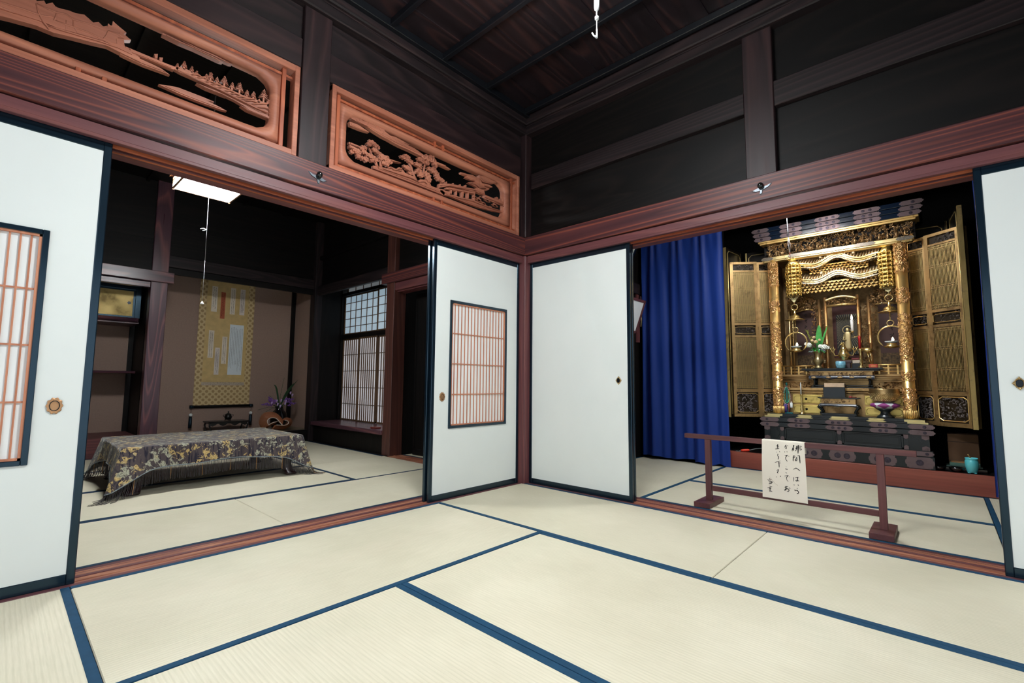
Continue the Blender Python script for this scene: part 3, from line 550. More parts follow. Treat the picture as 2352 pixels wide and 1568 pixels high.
# ================================================================ altar room (right)
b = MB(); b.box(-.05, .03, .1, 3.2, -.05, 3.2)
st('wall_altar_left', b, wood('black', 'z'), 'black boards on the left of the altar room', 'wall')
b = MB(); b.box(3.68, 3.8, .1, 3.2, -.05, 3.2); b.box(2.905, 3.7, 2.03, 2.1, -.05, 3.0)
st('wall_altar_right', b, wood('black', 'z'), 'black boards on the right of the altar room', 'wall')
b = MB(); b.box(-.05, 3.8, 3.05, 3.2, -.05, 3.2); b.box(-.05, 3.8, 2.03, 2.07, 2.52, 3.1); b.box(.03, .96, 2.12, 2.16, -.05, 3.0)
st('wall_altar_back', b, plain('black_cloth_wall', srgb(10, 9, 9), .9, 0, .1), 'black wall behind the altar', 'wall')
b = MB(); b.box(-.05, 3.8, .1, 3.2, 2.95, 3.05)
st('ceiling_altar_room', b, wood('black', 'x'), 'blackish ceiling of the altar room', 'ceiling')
b = MB(); b.box(.93, 2.9, 2.045, 2.09, 0.0, .157, .003); b.m = 1; b.box(.93, 2.9, 2.09, 3.05, 0, .155); b.m = 2; b.box(.93, 2.9, 2.03, 2.05, -.01, .004)
st('trim_40', b, [wood('plinth', 'x'), wood('black', 'x'), M['lacq']], 'reddish step board below the altar', 'step')
# =================================================================== SLIDING PANELS
def pull_deca(b, T, u, z, r=.024):
    """bronze finger pull: ten-lobed plate with oval recess"""
    pts = []
    for k in range(60):
        w = 2*pi*k/60; q = 1+.07*cos(10*w); pts.append((u+r*q*cos(w), z+r*1.32*q*sin(w)))
    return pts
def panel(T, U0, U1, lab, depth=.033, win=None, pull=None, kind='deca', hidden=None, ax='y', zt=1.852):
    """T(u, d, z) -> world ; u along wall from the corner, d behind wall face"""
    def B(b, u0, u1, d0, d1, z0, z1, c=0):
        p = T(u0, d0, z0); q = T(u1, d1, z1); b.box(p[0], q[0], p[1], q[1], p[2], q[2], c)
    c = T((U0+U1)/2, depth+.012, .001)
    t = thing('sliding_panel', c, lab, 'sliding door', 'white sliding panels', 'thing')
    d0, d1 = depth, depth+.025; z0 = -.003; fwid = .028; ft = .045; fb = .042
    b = MB()
    if win is None: B(b, U0+.01, U1-.01, d0+.004, d1-.004, .02, zt-.02)
    else:
        wu0, wu1, wz0, wz1 = win
        B(b, U0+.01, wu0, d0+.004, d1-.004, .02, zt-.02); B(b, wu1, U1-.01, d0+.004, d1-.004, .02, zt-.02)
        B(b, wu0, wu1, d0+.004, d1-.004, .02, wz0); B(b, wu0, wu1, d0+.004, d1-.004, wz1, zt-.02)
    mk('paper_face', b, M['paper'], t)
    b = MB(); B(b, U0, U0+fwid, d0, d1, z0, zt, .003); B(b, U1-fwid, U1, d0, d1, z0, zt, .003)
    B(b, U0+fwid-.002, U1-fwid+.002, d0+.001, d1-.001, z0, fb, .003); B(b, U0+fwid-.002, U1-fwid+.002, d0+.001, d1-.001, zt-ft, zt, .003)
    mk('frame', b, M['lacq'], t)
    if win:
        b = MB(); s = .02
        B(b, wu0-s, wu0, d0-.004, d1, wz0-s, wz1+s, .002); B(b, wu1, wu1+s, d0-.004, d1, wz0-s, wz1+s, .002)
        B(b, wu0, wu1, d0-.004, d1, wz0-s, wz0, .002); B(b, wu0, wu1, d0-.004, d1, wz1, wz1+s, .002)
        mk('window_frame', b, M['lacq'], t)
        b = MB(); B(b, wu0, wu1, d0+.012, d0+.014, wz0, wz1); mk('window_paper', b, M['shojipaper'], t)
        b = MB(); s2 = .009
        B(b, wu0, wu0+s2, d0+.001, d0+.012, wz0, wz1); B(b, wu1-s2, wu1, d0+.001, d0+.012, wz0, wz1); B(b, wu0, wu1, d0+.001, d0+.012, wz0, wz0+s2); B(b, wu0, wu1, d0+.001, d0+.012, wz1-s2, wz1)
        n = win_n[0]
        for i in range(1, n): uu_ = wu0+(wu1-wu0)*i/n; B(b, uu_-.0030, uu_+.0030, d0+.0065, d0+.012, wz0, wz1)
        for i in range(1, 4): zz = wz1-(wz1-wz0)*i/4.0; B(b, wu0, wu1, d0+.006, d0+.012, zz-.0035, zz+.0035)
        mk('lattice', b, wood('lattice', 'z'), t)
    if pull:
        pu, pz = pull
        b = MB()
        if kind == 'deca':
            pts = pull_deca(b, T, pu, pz)
            N = len(pts); ring = lambda s, d: [T(pu+(p[0]-pu)*s, d, pz+(p[1]-pz)*s) for p in pts]
            rings = [ring(1, d0+.004), ring(1, d0-.0005), ring(.9, d0-.002), ring(.66, d0-.002)]
            inner = [T(pu+.0135*cos(2*pi*k/60), d0+.001, pz+.0185*sin(2*pi*k/60)) for k in range(60)]
            b.sheet([[r[k % N] for r in rings+[inner]] for k in range(N)], False, True); b.add(inner, [tuple(range(60))])
            p_ = mk('finger_pull', b, M['bronze'], t)
            b = MB(); b.tube([T(pu+.0145*cos(2*pi*k/40), d0-.002, pz+.0195*sin(2*pi*k/40)) for k in range(40)], .0014, 6, True)
            mk('rim', b, M['iron'], p_)
        else:
            R = lambda w: (lambda c_, s_: .030*.98/(abs(c_)**1.15*1.28+abs(s_)**1.15)*(1+.05*cos(24*w)))(cos(w), sin(w))
            N = 96; pts = [(R(2*pi*k/N)*cos(2*pi*k/N), 1.0*R(2*pi*k/N)*sin(2*pi*k/N)) for k in range(N)]
            ell = lambda a, c_, d: [T(pu+a*cos(2*pi*k/N), d, pz+c_*sin(2*pi*k/N)) for k in range(N)]
            rings = [[T(pu+p[0], d0+.004, pz+p[1]) for p in pts], [T(pu+p[0], d0-.001, pz+p[1]) for p in pts], [T(pu+p[0]*.8, d0-.0035*(1+.5*cos(24*2*pi*k/N)), pz+p[1]*.8) for k, p in enumerate(pts)], ell(.0125, .0175, d0-.002)]
            b.sheet([[r[k] for r in rings] for k in range(N)], False, True)
            p_ = mk('finger_pull', b, gold('pull_gold', (.55, .40, .2, 1), (.16, .1, .05, 1), .35), t)
            b = MB(); b.sheet([[q[k] for q in (ell(.0125, .0175, d0-.002), ell(.011, .0155, d0+.001))] for k in range(N)], False, True); b.add(ell(.011, .0155, d0+.001), [tuple(range(N))])
            mk('recess', b, M['iron'], p_)
    return t
PT_L = lambda u, d, z: (-d, -u, z)
PT_R = lambda u, d, z: (u, d, z)
win_n = [17]
panel(PT_L, .03, .951, 'white sliding panel with finely barred window between dark opening and corner post', .033, (.205, .772, .51, 1.406), (.851, .718))
win_n = [19]
panel(PT_L, 2.728, 3.65, 'white sliding panel with barred window at the left edge of the photo', .033, (2.915, 3.48, .507, 1.396), (2.835, .713))
panel(PT_L, .06, .956, 'second sliding panel parked behind the finely barred one', .078)
panel(PT_L, 2.80, 3.70, 'second sliding panel parked behind the one at the left edge', .078)
panel(PT_R, .03, .974, 'plain white sliding panel with diamond pull right of the corner post', .033, None, (.874, .846), 'dia')
panel(PT_R, .06, .968, 'second sliding panel parked behind the plain one beside the corner post', .078)
panel(PT_R, 2.761, 3.68, 'plain white sliding panel with diamond pull at the right edge of the photo', .033, None, (2.853, .838), 'dia')
panel(PT_R, 2.772, 3.69, 'second sliding panel parked behind the one at the right edge', .078)

# nail covers on the tie beams: dark ball on a leaf shaped plate
def nail_cover(T, u, z, lab):
    t = thing('nail_cover', T(u, -.02, z), lab, 'nail cover')
    b = MB(); pts = [(-.052, -.012), (-.03, -.004), (-.012, .002), (.012, .004), (.034, .004), (.06, .014), (.045, -.004), (.02, -.014), (.008, -.018), (.004, -.04), (-.008, -.042), (-.006, -.02), (-.03, -.022)]
    n = len(pts); V = [T(u+p[0], -.0185, z-.004+p[1]) for p in pts]+[T(u+p[0]*.9, -.023, z-.004+p[1]*.9) for p in pts]
    F_ = [tuple(range(n)), tuple(range(n, 2*n))[::-1]]+[(i, (i+1) % n, n+(i+1) % n, n+i) for i in range(n)]
    b.add(V, F_); mk('plate', b, plain('old_silver', srgb(92, 98, 104), .4, .7, .5), t)
    b = MB(); c = T(u, -.036, z+.004); b.ball(c, .0165, .0165, .0185, 14, 9); mk('knob', b, plain('dark_glaze', srgb(24, 26, 26), .12, .3, .8), t)
    return t
nail_cover(PT_L, 1.838, 1.992, 'dark ball shaped nail cover on the left tie beam')
nail_cover(PT_R, 1.869, 1.994, 'dark ball shaped nail cover on the right tie beam')

# =================================================================== CARVED TRANSOMS
def pairs(a): return [(a[i], a[i+1]) for i in range(0, len(a), 2)]
def transom(y0, y1, lab, data, pan, hole, bars, topz=2.604):
    t = thing('transom_panel', (-.04, (y0+y1)/2, 2.067), lab, 'carved transom')
    # outer frame, mitred
    b = MB(); w = .038; z0, z1 = 2.069, topz
    for (a, c, zz0, zz1) in ((y0, y1, z0, z0+w), (y0, y1, z1-w, z1)): b.box(-.075, -.008, a, c, zz0, zz1, .003)
    for (a, c) in ((y0, y0+w*.75), (y1-w*.75, y1)): b.box(-.076, -.006, a, c, z0+.001, z1-.001, .003)
    mk('outer_frame', b, wood('ranmaframe', 'y'), t)
    # panel with rounded opening
    py0, py1, pz0, pz1 = pan; hy0, hy1, hz0, hz1, hr = hole
    N = 96; outer = []; inner = []
    cy, cz = (hy0+hy1)/2, (hz0+hz1)/2
    for k in range(N):
        q = k/N*4; s = int(q); f = q-s
        rr_ = [((py0+(py1-py0)*f), pz0), (py1, pz0+(pz1-pz0)*f), (py1-(py1-py0)*f, pz1), (py0, pz1-(pz1-pz0)*f)][s]
        ri = [((hy0+(hy1-hy0)*f), hz0), (hy1, hz0+(hz1-hz0)*f), (hy1-(hy1-hy0)*f, hz1), (hy0, hz1-(hz1-hz0)*f)][s]
        outer.append(rr_)
        y, z = ri
        # round corners
        for (sy, sz) in ((hy0+hr, hz0+hr), (hy1-hr, hz0+hr), (hy0+hr, hz1-hr), (hy1-hr, hz1-hr)):
            if (y-sy)*(sy-cy) > 0 and (z-sz)*(sz-cz) > 0:
                d = hypot(y-sy, z-sz)
                if d > hr: y, z = sy+(y-sy)*hr/d, sz+(z-sz)*hr/d
        inner.append((y, z))
    def lp(off, x): return [(x, p[0]+(cy-p[0])/max(abs(cy-p[0]), 1e-4)*0+(1 if p[0] < cy else -1)*off*(abs(p[0]-cy) > (hy1-hy0)/2-hr*1.1), p[1]+(1 if p[1] < cz else -1)*off*(abs(p[1]-cz) > (hz1-hz0)/2-hr*1.1)) for p in inner]
    O = lambda x: [(x, p[0], p[1]) for p in outer]
    rings = [O(-.088), O(-.034), lp(-.028, -.032), lp(-.014, -.036), lp(-.003, -.046), lp(0, -.058), lp(0, -.09)]
    b = MB(); b.sheet([[r[k] for r in rings][::-1] for k in range(N)], True, True)
    b.sheet([[O(-.088)[k], lp(0, -.09)[k]][::-1] for k in range(N)], False, True)
    mk('panel', b, wood('ranma', 'y'), t)
    # slender lattice bars between frame and panel
    b = MB()
    for (a, c) in ((y0, py0), (py1, y1)):
        m_ = a if abs(a-y0) < 1e-6 else c
        yy = py0-.016 if m_ == y0 else py1+.016
        b.box(-.07, -.03, yy-.011, yy+.011, z0, z1, .002)
    for zz in (pz0-.018, pz1+.018): b.box(-.066, -.038, y0, y1, zz-.008, zz+.008, .002)
    for yy in bars:
        b.box(-.07, -.03, yy-.009, yy+.009, z0, pz0+.004, .002); b.box(-.07, -.03, yy-.009, yy+.009, pz1-.004, z1, .002)
    mk('lattice_bars', b, wood('orange', 'z'), t)
    # scenery
    rnd = random.Random(5)
    b = MB()
    for i, pl in enumerate(data['polys']):
        p = pairs(pl); x1 = -.050-.004*(i % 3); b.prism(p, 'x', -.082, x1)
        # low relief ridge inside each shape
        cyy = sum(q[0] for q in p)/len(p); czz = sum(q[1] for q in p)/len(p)
        b.prism([(cyy+(q[0]-cyy)*.86, czz+(q[1]-czz)*.7) for q in p], 'x', -.07, x1+.004)
    for rd in data.get('ridges', []):
        p = pairs(rd); b.tube([(-.047, q[0], q[1]) for q in p], [.0022]+[.0042]*(len(p)-2)+[.0022], 6)
    for i in range(0, len(data.get('blobs', [])), 4):
        y, z, ry, rz = data['blobs'][i:i+4]
        ry *= .88; rz *= .88; lob = rnd.random()*6
        pl = [(y+ry*cos(2*pi*k/27)*(1+.2*cos(6*2*pi*k/27+lob)), z+rz*sin(2*pi*k/27)*(1+.2*cos(6*2*pi*k/27+lob))) for k in range(27)]
        d = rnd.uniform(0, .012); b.prism(pl, 'x', -.080+d, -.056+d)
        for q in range(4):
            a = rnd.random()*6.28; b.ball((-.056+d, y+ry*.5*cos(a), z+rz*.5*sin(a)), .004, ry*.42, rz*.42, 6, 4)
    for tr in data.get('trunks', []):
        p = pairs(tr); b.tube([(-.066, q[0], q[1]) for q in p], [.0115*(1-.5*i/len(p)) for i in range(len(p))], 6)
    for i in range(0, len(data.get('tufts', [])), 3):
        y, z, r = data['tufts'][i:i+3]
        for k in range(13):
            w = pi*(k+.5)/13; L_ = r*rnd.uniform(.7, 1.05)
            b.prism([(y-.004*sin(w), z+.004*cos(w)), (y+.004*sin(w), z-.004*cos(w)), (y+L_*cos(w), z+L_*.75*sin(w))], 'x', -.066, -.052)
    for i in range(0, len(data.get('trees', [])), 3):
        y, z, h = data['trees'][i:i+3]
        b.box(-.07, -.058, y-.004, y+.004, z-.006, z+h*.9)
        for q in range(16):
            a_ = rnd.uniform(0, 6.28); zq = rnd.uniform(.3, .95); wq = (1.05-zq)*h*.42; L2 = h*.16; yy = y+rnd.uniform(-wq, wq); z2 = z+h*zq
            b.prism([(yy-.003, z2), (yy+.003, z2), (yy+L2*cos(a_), z2+L2*sin(a_))], 'x', -.062-.006*(q % 3), -.050-.004*(q % 3))
        for q in range(4):
            zz = z+h*(.28+.2*q); w = h*(.42-.085*q)
            b.prism([(y-w, zz-.004), (y-w*.4, zz+.004), (y, zz+h*.24), (y+w*.4, zz+.004), (y+w, zz-.004), (y, zz+h*.05)], 'x', -.074, -.054)
    mk('carving', b, wood('ranma', 'y'), t)
    return t
transom(-1.765, -.068, 'carved transom with pine trees, bridge and pavilion nearest the corner', R2, (-1.695, -.160, 2.145, 2.526), (-1.645, -.225, 2.19, 2.485, .075), (-.97, -.893))
transom(-3.62, -1.956, 'carved transom with castle wall and lakeside pines at the upper left', R1, (-3.55, -2.05, 2.13, 2.517), (-3.5, -2.098, 2.175, 2.478, .075), (-2.86, -2.775))
# =================================================================== ALCOVE ROOM: THINGS
def make_brocade():
    t = NT('floral_brocade'); co = t.coord((1, 1, 1), rnd=False)
    w = t.n('ShaderNodeTexNoise'); t.L.new(co, w.inputs['Vector']); w.inputs['Scale'].default_value = 15; w.inputs['Detail'].default_value = 2
    ad = t.n('ShaderNodeVectorMath', operation='MULTIPLY_ADD'); t.L.new(w.outputs['Color'], ad.inputs[0]); ad.inputs[1].default_value = (.06, .06, .06); t.L.new(co, ad.inputs[2])
    v = t.n('ShaderNodeTexVoronoi', feature='F1'); t.L.new(ad.outputs[0], v.inputs['Vector']); v.inputs['Scale'].default_value = 20
    n1 = t.noise(ad.outputs[0], 25, 4, 1.6); n2 = t.noise(co, 7, 2)
    leaf = t.ramp(t.math('SUBTRACT', n1, t.math('MULTIPLY', v.outputs['Distance'], .35)), [(.36, (0, 0, 0, 1)), (.40, (1, 1, 1, 1))])
    vein = t.ramp(t.noise(ad.outputs[0], 80, 2, 2.0), [(.42, (.35, .35, .35, 1)), (.55, (1, 1, 1, 1))])
    goldc = t.mix(vein, srgb(92, 76, 46), srgb(200, 172, 114)); grn = t.mix(vein, srgb(70, 70, 62), srgb(172, 170, 150))
    fl = t.mix(t.ramp(n2, [(.47, (0, 0, 0, 1)), (.53, (1, 1, 1, 1))]), goldc, grn)
    st_ = t.noise(t.coord((60, 60, 4), rnd=False), 1, 2)
    gr = t.mix(t.ramp(st_, [(.5, (0, 0, 0, 1)), (.62, (1, 1, 1, 1))]), srgb(74, 64, 66), srgb(30, 28, 44))
    t.setb(t.mix(leaf, gr, fl), .8, 0, .25); t.bump(n1, .3, .004)
    t.b.inputs['Sheen Weight'].default_value = .25
    return t.mat
TX0, TX1, TY0, TY1, TZ = -2.60, -1.665, -2.372, -1.105, .336
t = thing('low_table', ((TX0+TX1)/2, (TY0+TY1)/2, 0), 'low dark lacquered table under a floral cloth', 'table')
DW = plain('dark_table_wood', srgb(44, 26, 28), .25, 0, .6, .15, 5)
b = MB(); b.box(TX0, TX1, TY0, TY1, TZ-.035, TZ, .008); mk('table_top', b, DW, t)
b = MB(); b.box(TX0+.05, TX1-.05, TY0+.05, TY0+.075, TZ-.12, TZ-.03); b.box(TX0+.05, TX1-.05, TY1-.075, TY1-.05, TZ-.12, TZ-.03)
b.box(TX0+.05, TX0+.075, TY0+.05, TY1-.05, TZ-.12, TZ-.03); b.box(TX1-.075, TX1-.05, TY0+.05, TY1-.05, TZ-.12, TZ-.03); mk('apron', b, DW, t)
for sx, X in ((-1, TX0+.075), (1, TX1-.075)):
    for sy, Y in ((-1, TY0+.10), (1, TY1-.10)):
        b = MB(); G = []
        for z, r, o in ((TZ-.03, .062, .0), (.24, .058, .012), (.17, .042, .01), (.10, .034, -.002), (.05, .038, .004), (.025, .05, .018), (.008, .052, .022), (.002, .045, .022)):
            cx, cy = X+sx*o, Y+sy*o
            G.append([(cx+r*(abs(cos(w))**.6)*(1 if cos(w) > 0 else -1), cy+r*(abs(sin(w))**.6)*(1 if sin(w) > 0 else -1), z) for w in [2*pi*k/16 for k in range(17)]])
        b.sheet(G[::-1]); mk('leg', b, DW, t)
# cloth
t = thing('table_cloth', ((TX0+TX1)/2, (TY0+TY1)/2, TZ), 'dark brocade cloth with golden flowers and long fringe over the low table', 'tablecloth')
CL = make_brocade()
def rim(off, n_=240):
    """rounded rectangle around the table, evenly spaced"""
    x0, x1, y0, y1 = TX0-off, TX1+off, TY0-off, TY1+off
    P = []; Lx, Ly = x1-x0, y1-y0; per = 2*(Lx+Ly)
    for k in range(n_):
        s = per*k/n_
        if s < Ly: P.append((x1, y0+s))
        elif s < Ly+Lx: P.append((x1-(s-Ly), y1))
        elif s < 2*Ly+Lx: P.append((x0, y1-(s-Ly-Lx)))
        else: P.append((x0+(s-2*Ly-Lx), y0))
    return P
N = 240; R0 = rim(0); 
def cdist(k):
    x, y = R0[k]; return min(hypot(x-cx, y-cy) for cx in (TX0, TX1) for cy in (TY0, TY1))
rnd = random.Random(3)
hem = []; mids = []
for k in range(N):
    x, y = R0[k]; d = cdist(k); nx = (x > TX1-1e-4)-(x < TX0+1e-4); ny = (y > TY1-1e-4)-(y < TY0+1e-4)
    e = math.exp(-(d/.13)**1.5); cxn = 1 if x > (TX0+TX1)/2 else -1; cyn = 1 if y > (TY0+TY1)/2 else -1
    z = .196-.148*e+.008*sin(k*.21)
    wv = .006*sin(k*.55)+.005*sin(k*.23+1)
    o = .012+wv+.05*e
    dx = nx if nx else cxn*e*.8; dy = ny if ny else cyn*e*.8
    hem.append((x+dx*o*1.3, y+dy*o*1.3, z))
G = []
for k in range(N):
    x, y = R0[k]; hx, hy, hz = hem[k]; cx, cy = (TX0+TX1)/2, (TY0+TY1)/2
    row = [(cx+(x-cx)*q, cy+(y-cy)*q, TZ+.006+.0015*sin(x*40*q)*sin(y*31*q)) for q in (0.02, .4, .75, .95, .992)]
    for q in (.02, .12, .3, .5, .75, 1): 
        f = q; row.append((x+(hx-x)*f+.004*(1-f)*(1 if x > cx else -1)*0, y+(hy-y)*f, TZ+.004+(hz-TZ-.004)*q))
    G.append(row)
b = MB(); b.sheet(G, True, True); mk('cloth', b, CL, t)
b = MB()
b.tube([(p[0], p[1], p[2]) for p in hem], .0035, 6, True); mk('braid', b, plain('braid_blue_grey', srgb(120, 128, 132), .8, 0, .2, .3, 200), t)
b = MB(); b2 = MB()
per = 2*((TX1-TX0)+(TY1-TY0)); tot = 900
for i in range(tot):
    f = i/tot*N; k = int(f); g = f-k; p = hem[k]; q = hem[(k+1) % N]
    x, y, z = (p[j]+(q[j]-p[j])*g for j in range(3)); L_ = .098+rnd.uniform(-.006, .006)
    x += rnd.uniform(-.0015, .0015); y += rnd.uniform(-.0015, .0015)
    e = math.exp(-(cdist(k)/.10)**2)
    px = (1 if x > -2.1 else -1)*e*.03+rnd.uniform(-.004, .004)*(1+3*e); py = (1 if y > -1.7 else -1)*e*.035+rnd.uniform(-.004, .004)*(1+3*e)
    pts = [(x, y, z), (x+px*.4, y+py*.4, max(.004, z-L_*.5)), (x+px, y+py, max(.003, z-L_))]
    if z-L_ < 0: pts.append((x+px*1.6+(1 if x > -2.1 else -1)*.02, y+py*1.6+(1 if y > -1.7 else -1)*.02, .003))
    (b2 if i % 40 == 20 else b).tube(pts, .0013 if i % 40 != 20 else .002, 3, caps=False, smooth=False)
mk('fringe', b, plain('fringe_dark', srgb(62, 58, 60), .85, 0, .2, .3, 90), t); mk('gold_strands', b2, plain('fringe_gold', srgb(150, 112, 70), .8, 0, .2), t)

# hanging scroll
SX = -4.688
t = thing('hanging_scroll', (SX, -.9, .45), 'tall hanging scroll mounted in golden brocade with pasted poem slips', 'hanging scroll')
def brocade_dots():
    n = NT('dotted_gold_brocade'); co = n.coord((1, 1, 1), (radians(45), 0, 0), False)
    v = n.n('ShaderNodeTexVoronoi', feature='F1'); n.L.new(co, v.inputs['Vector']); v.inputs['Scale'].default_value = 19; v.inputs['Randomness'].default_value = 0
    sep = n.n('ShaderNodeSeparateXYZ'); n.L.new(co, sep.inputs[0])
    fy = n.math('SUBTRACT', n.math('FRACT', n.math('MULTIPLY', sep.outputs['Y'], 19)), .5); fz = n.math('SUBTRACT', n.math('FRACT', n.math('MULTIPLY', sep.outputs['Z'], 19)), .5)
    r = n.math('SQRT', n.math('ADD', n.math('MULTIPLY', fy, fy), n.math('MULTIPLY', fz, fz)))
    c = n.ramp(r, [(.31, srgb(168, 138, 94)), (.38, srgb(208, 184, 136))])
    n.setb(c, .6, 0, .4); return n.mat
def flat(y0, y1, z0, z1, x, th=.0012):
    q = MB(); q.box(x-th, x, y0, y1, z0, z1); return q
nz = 40; G1 = []
for i in range(nz+1):
    z = .478+(2.262-.478)*i/nz; G1.append([(SX+.004+.003*sin(z*5), y, z) for y in (-1.236, -1.1, -.9, -.7, -.556)])
b = MB(); b.sheet([[(p[0]-.002, p[1], p[2]) for p in r_] for r_ in G1]); b.sheet([r_[::-1] for r_ in G1]); mk('brocade_mount', b, brocade_dots(), t)
sil = plain('gold_silk', srgb(206, 176, 118), .55, 0, .4, .1, 14)
mk('silk_ground', flat(-1.155, -.637, .80, 2.25, SX+.009), sil, t)
mk('silk_band', flat(-1.155, -.637, .755, .797, SX+.009), plain('grey_silk', srgb(180, 164, 146), .6, 0, .3, .3, 120), t)
sl = [(-1.100, -1.031, 1.756, 2.106, 0), (-.988, -.933, 1.670, 2.038, 1), (-.872, -.809, 1.742, 2.114, 0), (-.750, -.686, 1.745, 2.112, 2), (-1.106, -1.042, 1.125, 1.498, 0), (-1.020, -.963, .898, 1.268, 2), (-.941, -.880, 1.049, 1.424, 0)]
sm = [plain('slip_cream', srgb(228, 216, 198), .7, 0, .2), plain('slip_red', srgb(182, 98, 70), .7, 0, .2), plain('slip_grey', srgb(216, 205, 196), .7, 0, .2)]
ink = plain('sumi_ink', srgb(22, 20, 20), .7, 0, .2, .1)
rnd = random.Random(11)
def scribble(b, y0, y1, z0, z1, x, cols, r):
    for c in range(cols):
        yc = y1-(c+.6)*(y1-y0)/(cols+.2); z = z1-rnd.uniform(.03, .09)*(z1-z0)
        end = z0+rnd.uniform(.04, .22)*(z1-z0)
        while z > end:
            h = r*rnd.uniform(4, 8); pts = [(x, yc+rnd.uniform(-2.2, 2.2)*r, z-h*k/3) for k in range(4)]
            b.tube(pts, r*rnd.uniform(.5, 1), 4, caps=False, smooth=False); z -= h+r*rnd.uniform(1, 4)
for (y0, y1, z0, z1, k) in sl:
    s_ = mk('poem_slip', flat(y0, y1, z0, z1, SX+.0105), sm[k], t)
    b = MB(); scribble(b, y0+.008, y1-.008, z0, z1, SX+.0108, 2, .0022); mk('lettering', b, ink, s_)
s_ = mk('letter_sheet', flat(-.856, -.681, .900, 1.601, SX+.0105), plain('letter_paper', srgb(222, 230, 234), .7, 0, .2, .02), t)
b = MB(); scribble(b, -.85, -.685, .91, 1.59, SX+.0108, 8, .0019); mk('lettering', b, ink, s_)
b = MB(); b.tube([(SX+.012, -1.225, .472), (SX+.012, -.556, .474)], .018, 12); mk('roller', b, wood('black', 'y'), t)
for yy in (-1.25, -.53):
    b = MB(); b.tube([(SX+.012, yy-.022, .473), (SX+.012, yy+.022, .473)], .022, 14); mk('roller_end', b, M['lacq'], t)
for yy in (-1.255, -.532):
    w_ = thing('scroll_weight', (SX+.015, yy, .2), 'black tasselled weight with white bead hanging at the %s end of the scroll roller' % ('left' if yy < -1 else 'right'), 'weight', 'weights hanging from the scroll roller')
    b = MB(); b.tube([(SX+.03, yy, .475), (SX+.022, yy, .40), (SX+.02, yy, .36)], .0022, 5); mk('string', b, ink, w_)
    b = MB(); b.ball((SX+.022, yy, .368), .022, n=12, m=8); mk('bead', b, M['white'], w_)
    b = MB(); b.lathe([(.012, .35), (.019, .335), (.021, .25), (.02, .2)], (SX+.022, yy, 0), 14); mk('tassel', b, M['lacq'], w_)
# incense stand and burner
t = thing('incense_stand', (-4.43, -.9, .152), 'small black table with curled feet in the picture alcove', 'small table')
BK = plain('black_wood', srgb(16, 15, 16), .28, 0, .6, .2, 6)
b = MB(); b.box(-4.56, -4.31, -1.14, -.655, .275, .292, .004); b.box(-4.545, -4.325, -1.12, -.675, .262, .276); mk('table_top', b, BK, t)
b = MB()
for yy in (-1.09, -.97, -.83, -.71): b.prism([(yy-.05, .262), (yy+.05, .262), (yy+.03, .245), (yy, .232), (yy-.03, .245)], 'x', -4.335, -4.325)
b.box(-4.55, -4.32, -1.13, -.665, .158, .168); mk('apron', b, BK, t)
for xx in (-4.54, -4.33):
    for yy, s in ((-1.11, -1), (-.685, 1)):
        b = MB(); b.tube([(xx, yy, .27), (xx, yy+s*.012, .24), (xx, yy, .2), (xx, yy-s*.006, .172), (xx, yy+s*.014, .158)], [.014, .012, .009, .010, .013], 8); mk('leg', b, BK, t)
t = thing('incense_burner', (-4.43, -.885, .292), 'little dark three-legged incense burner on the black alcove table', 'incense burner')
DB = plain('dark_bronze', srgb(34, 32, 30), .35, .6, .6, .2, 10)
b = MB(); b.lathe([(.01, .012), (.035, .018), (.045, .04), (.042, .06), (.036, .068), (.04, .074)], (-4.43, -.885, .292), 18); mk('bowl', b, DB, t)
b = MB(); b.lathe([(.04, .074), (.036, .084), (.02, .095), (.008, .1), (.006, .108), (.011, .116), (0.004, .124)], (-4.43, -.885, .292), 16); mk('lid', b, DB, t)
for k in range(3):
    w = 2*pi*k/3+.5; b = MB(); b.tube([(-4.43+.03*cos(w), -.885+.03*sin(w), .315), (-4.43+.038*cos(w), -.885+.038*sin(w), .2925)], [.008, .005], 6); mk('leg', b, DB, t)
for s in (-1, 1):
    b = MB(); b.tube([(-4.43, -.885+s*.042, .345), (-4.43, -.885+s*.058, .35), (-4.43, -.885+s*.06, .365), (-4.43, -.885+s*.046, .368)], .004, 6); mk('handle', b, DB, t)
# vase with flowers
VX, VY = -4.26, -.305
t = thing('flower_vase', (VX, VY, .152), 'round black vase with purple flowers in the picture alcove', 'vase of flowers')
b = MB(); b.lathe([(.05, 0), (.075, .012), (.108, .09), (.112, .16), (.095, .225), (.055, .27), (.048, .29), (.056, .31), (.05, .315), (.042, .29)], (VX, VY, .152), 28); mk('vase', b, plain('black_glaze', srgb(16, 16, 17), .12, 0, .7, .2), t)
rnd = random.Random(8)
LG = plain('leaf_green', srgb(36, 66, 38), .5, 0, .4, .3, 20); PU = plain('purple_petal', srgb(128, 84, 164), .6, 0, .3, .25, 30); LI = plain('lilac_petal', srgb(184, 156, 206), .6, 0, .3, .15, 30)
def blade(b, p0, p1, w, bend=.1, n=8, side=(0, 1, 0)):
    p0 = Vector(p0); p1 = Vector(p1); s = Vector(side); G = []
    for i in range(n+1):
        q = i/n; c = p0.lerp(p1, q)+Vector((0, 0, bend*sin(q*pi))); ww = w*(sin(pi*(.12+.88*q))**.7 if q < 1 else 0)
        G.append([c-s*ww, c+Vector((.12*ww, 0, 0)), c+s*ww])
    b.sheet(G)
z0 = .44
b = MB()
blade(b, (VX, VY, z0), (VX+.02, -.405, .77), .013); blade(b, (VX, VY, z0), (VX+.05, -.13, .80), .017, .05); blade(b, (VX, VY, z0), (VX+.06, -.08, .85), .009, .04)
blade(b, (VX, VY, z0), (VX+.03, -.235, .33), .010, .07)
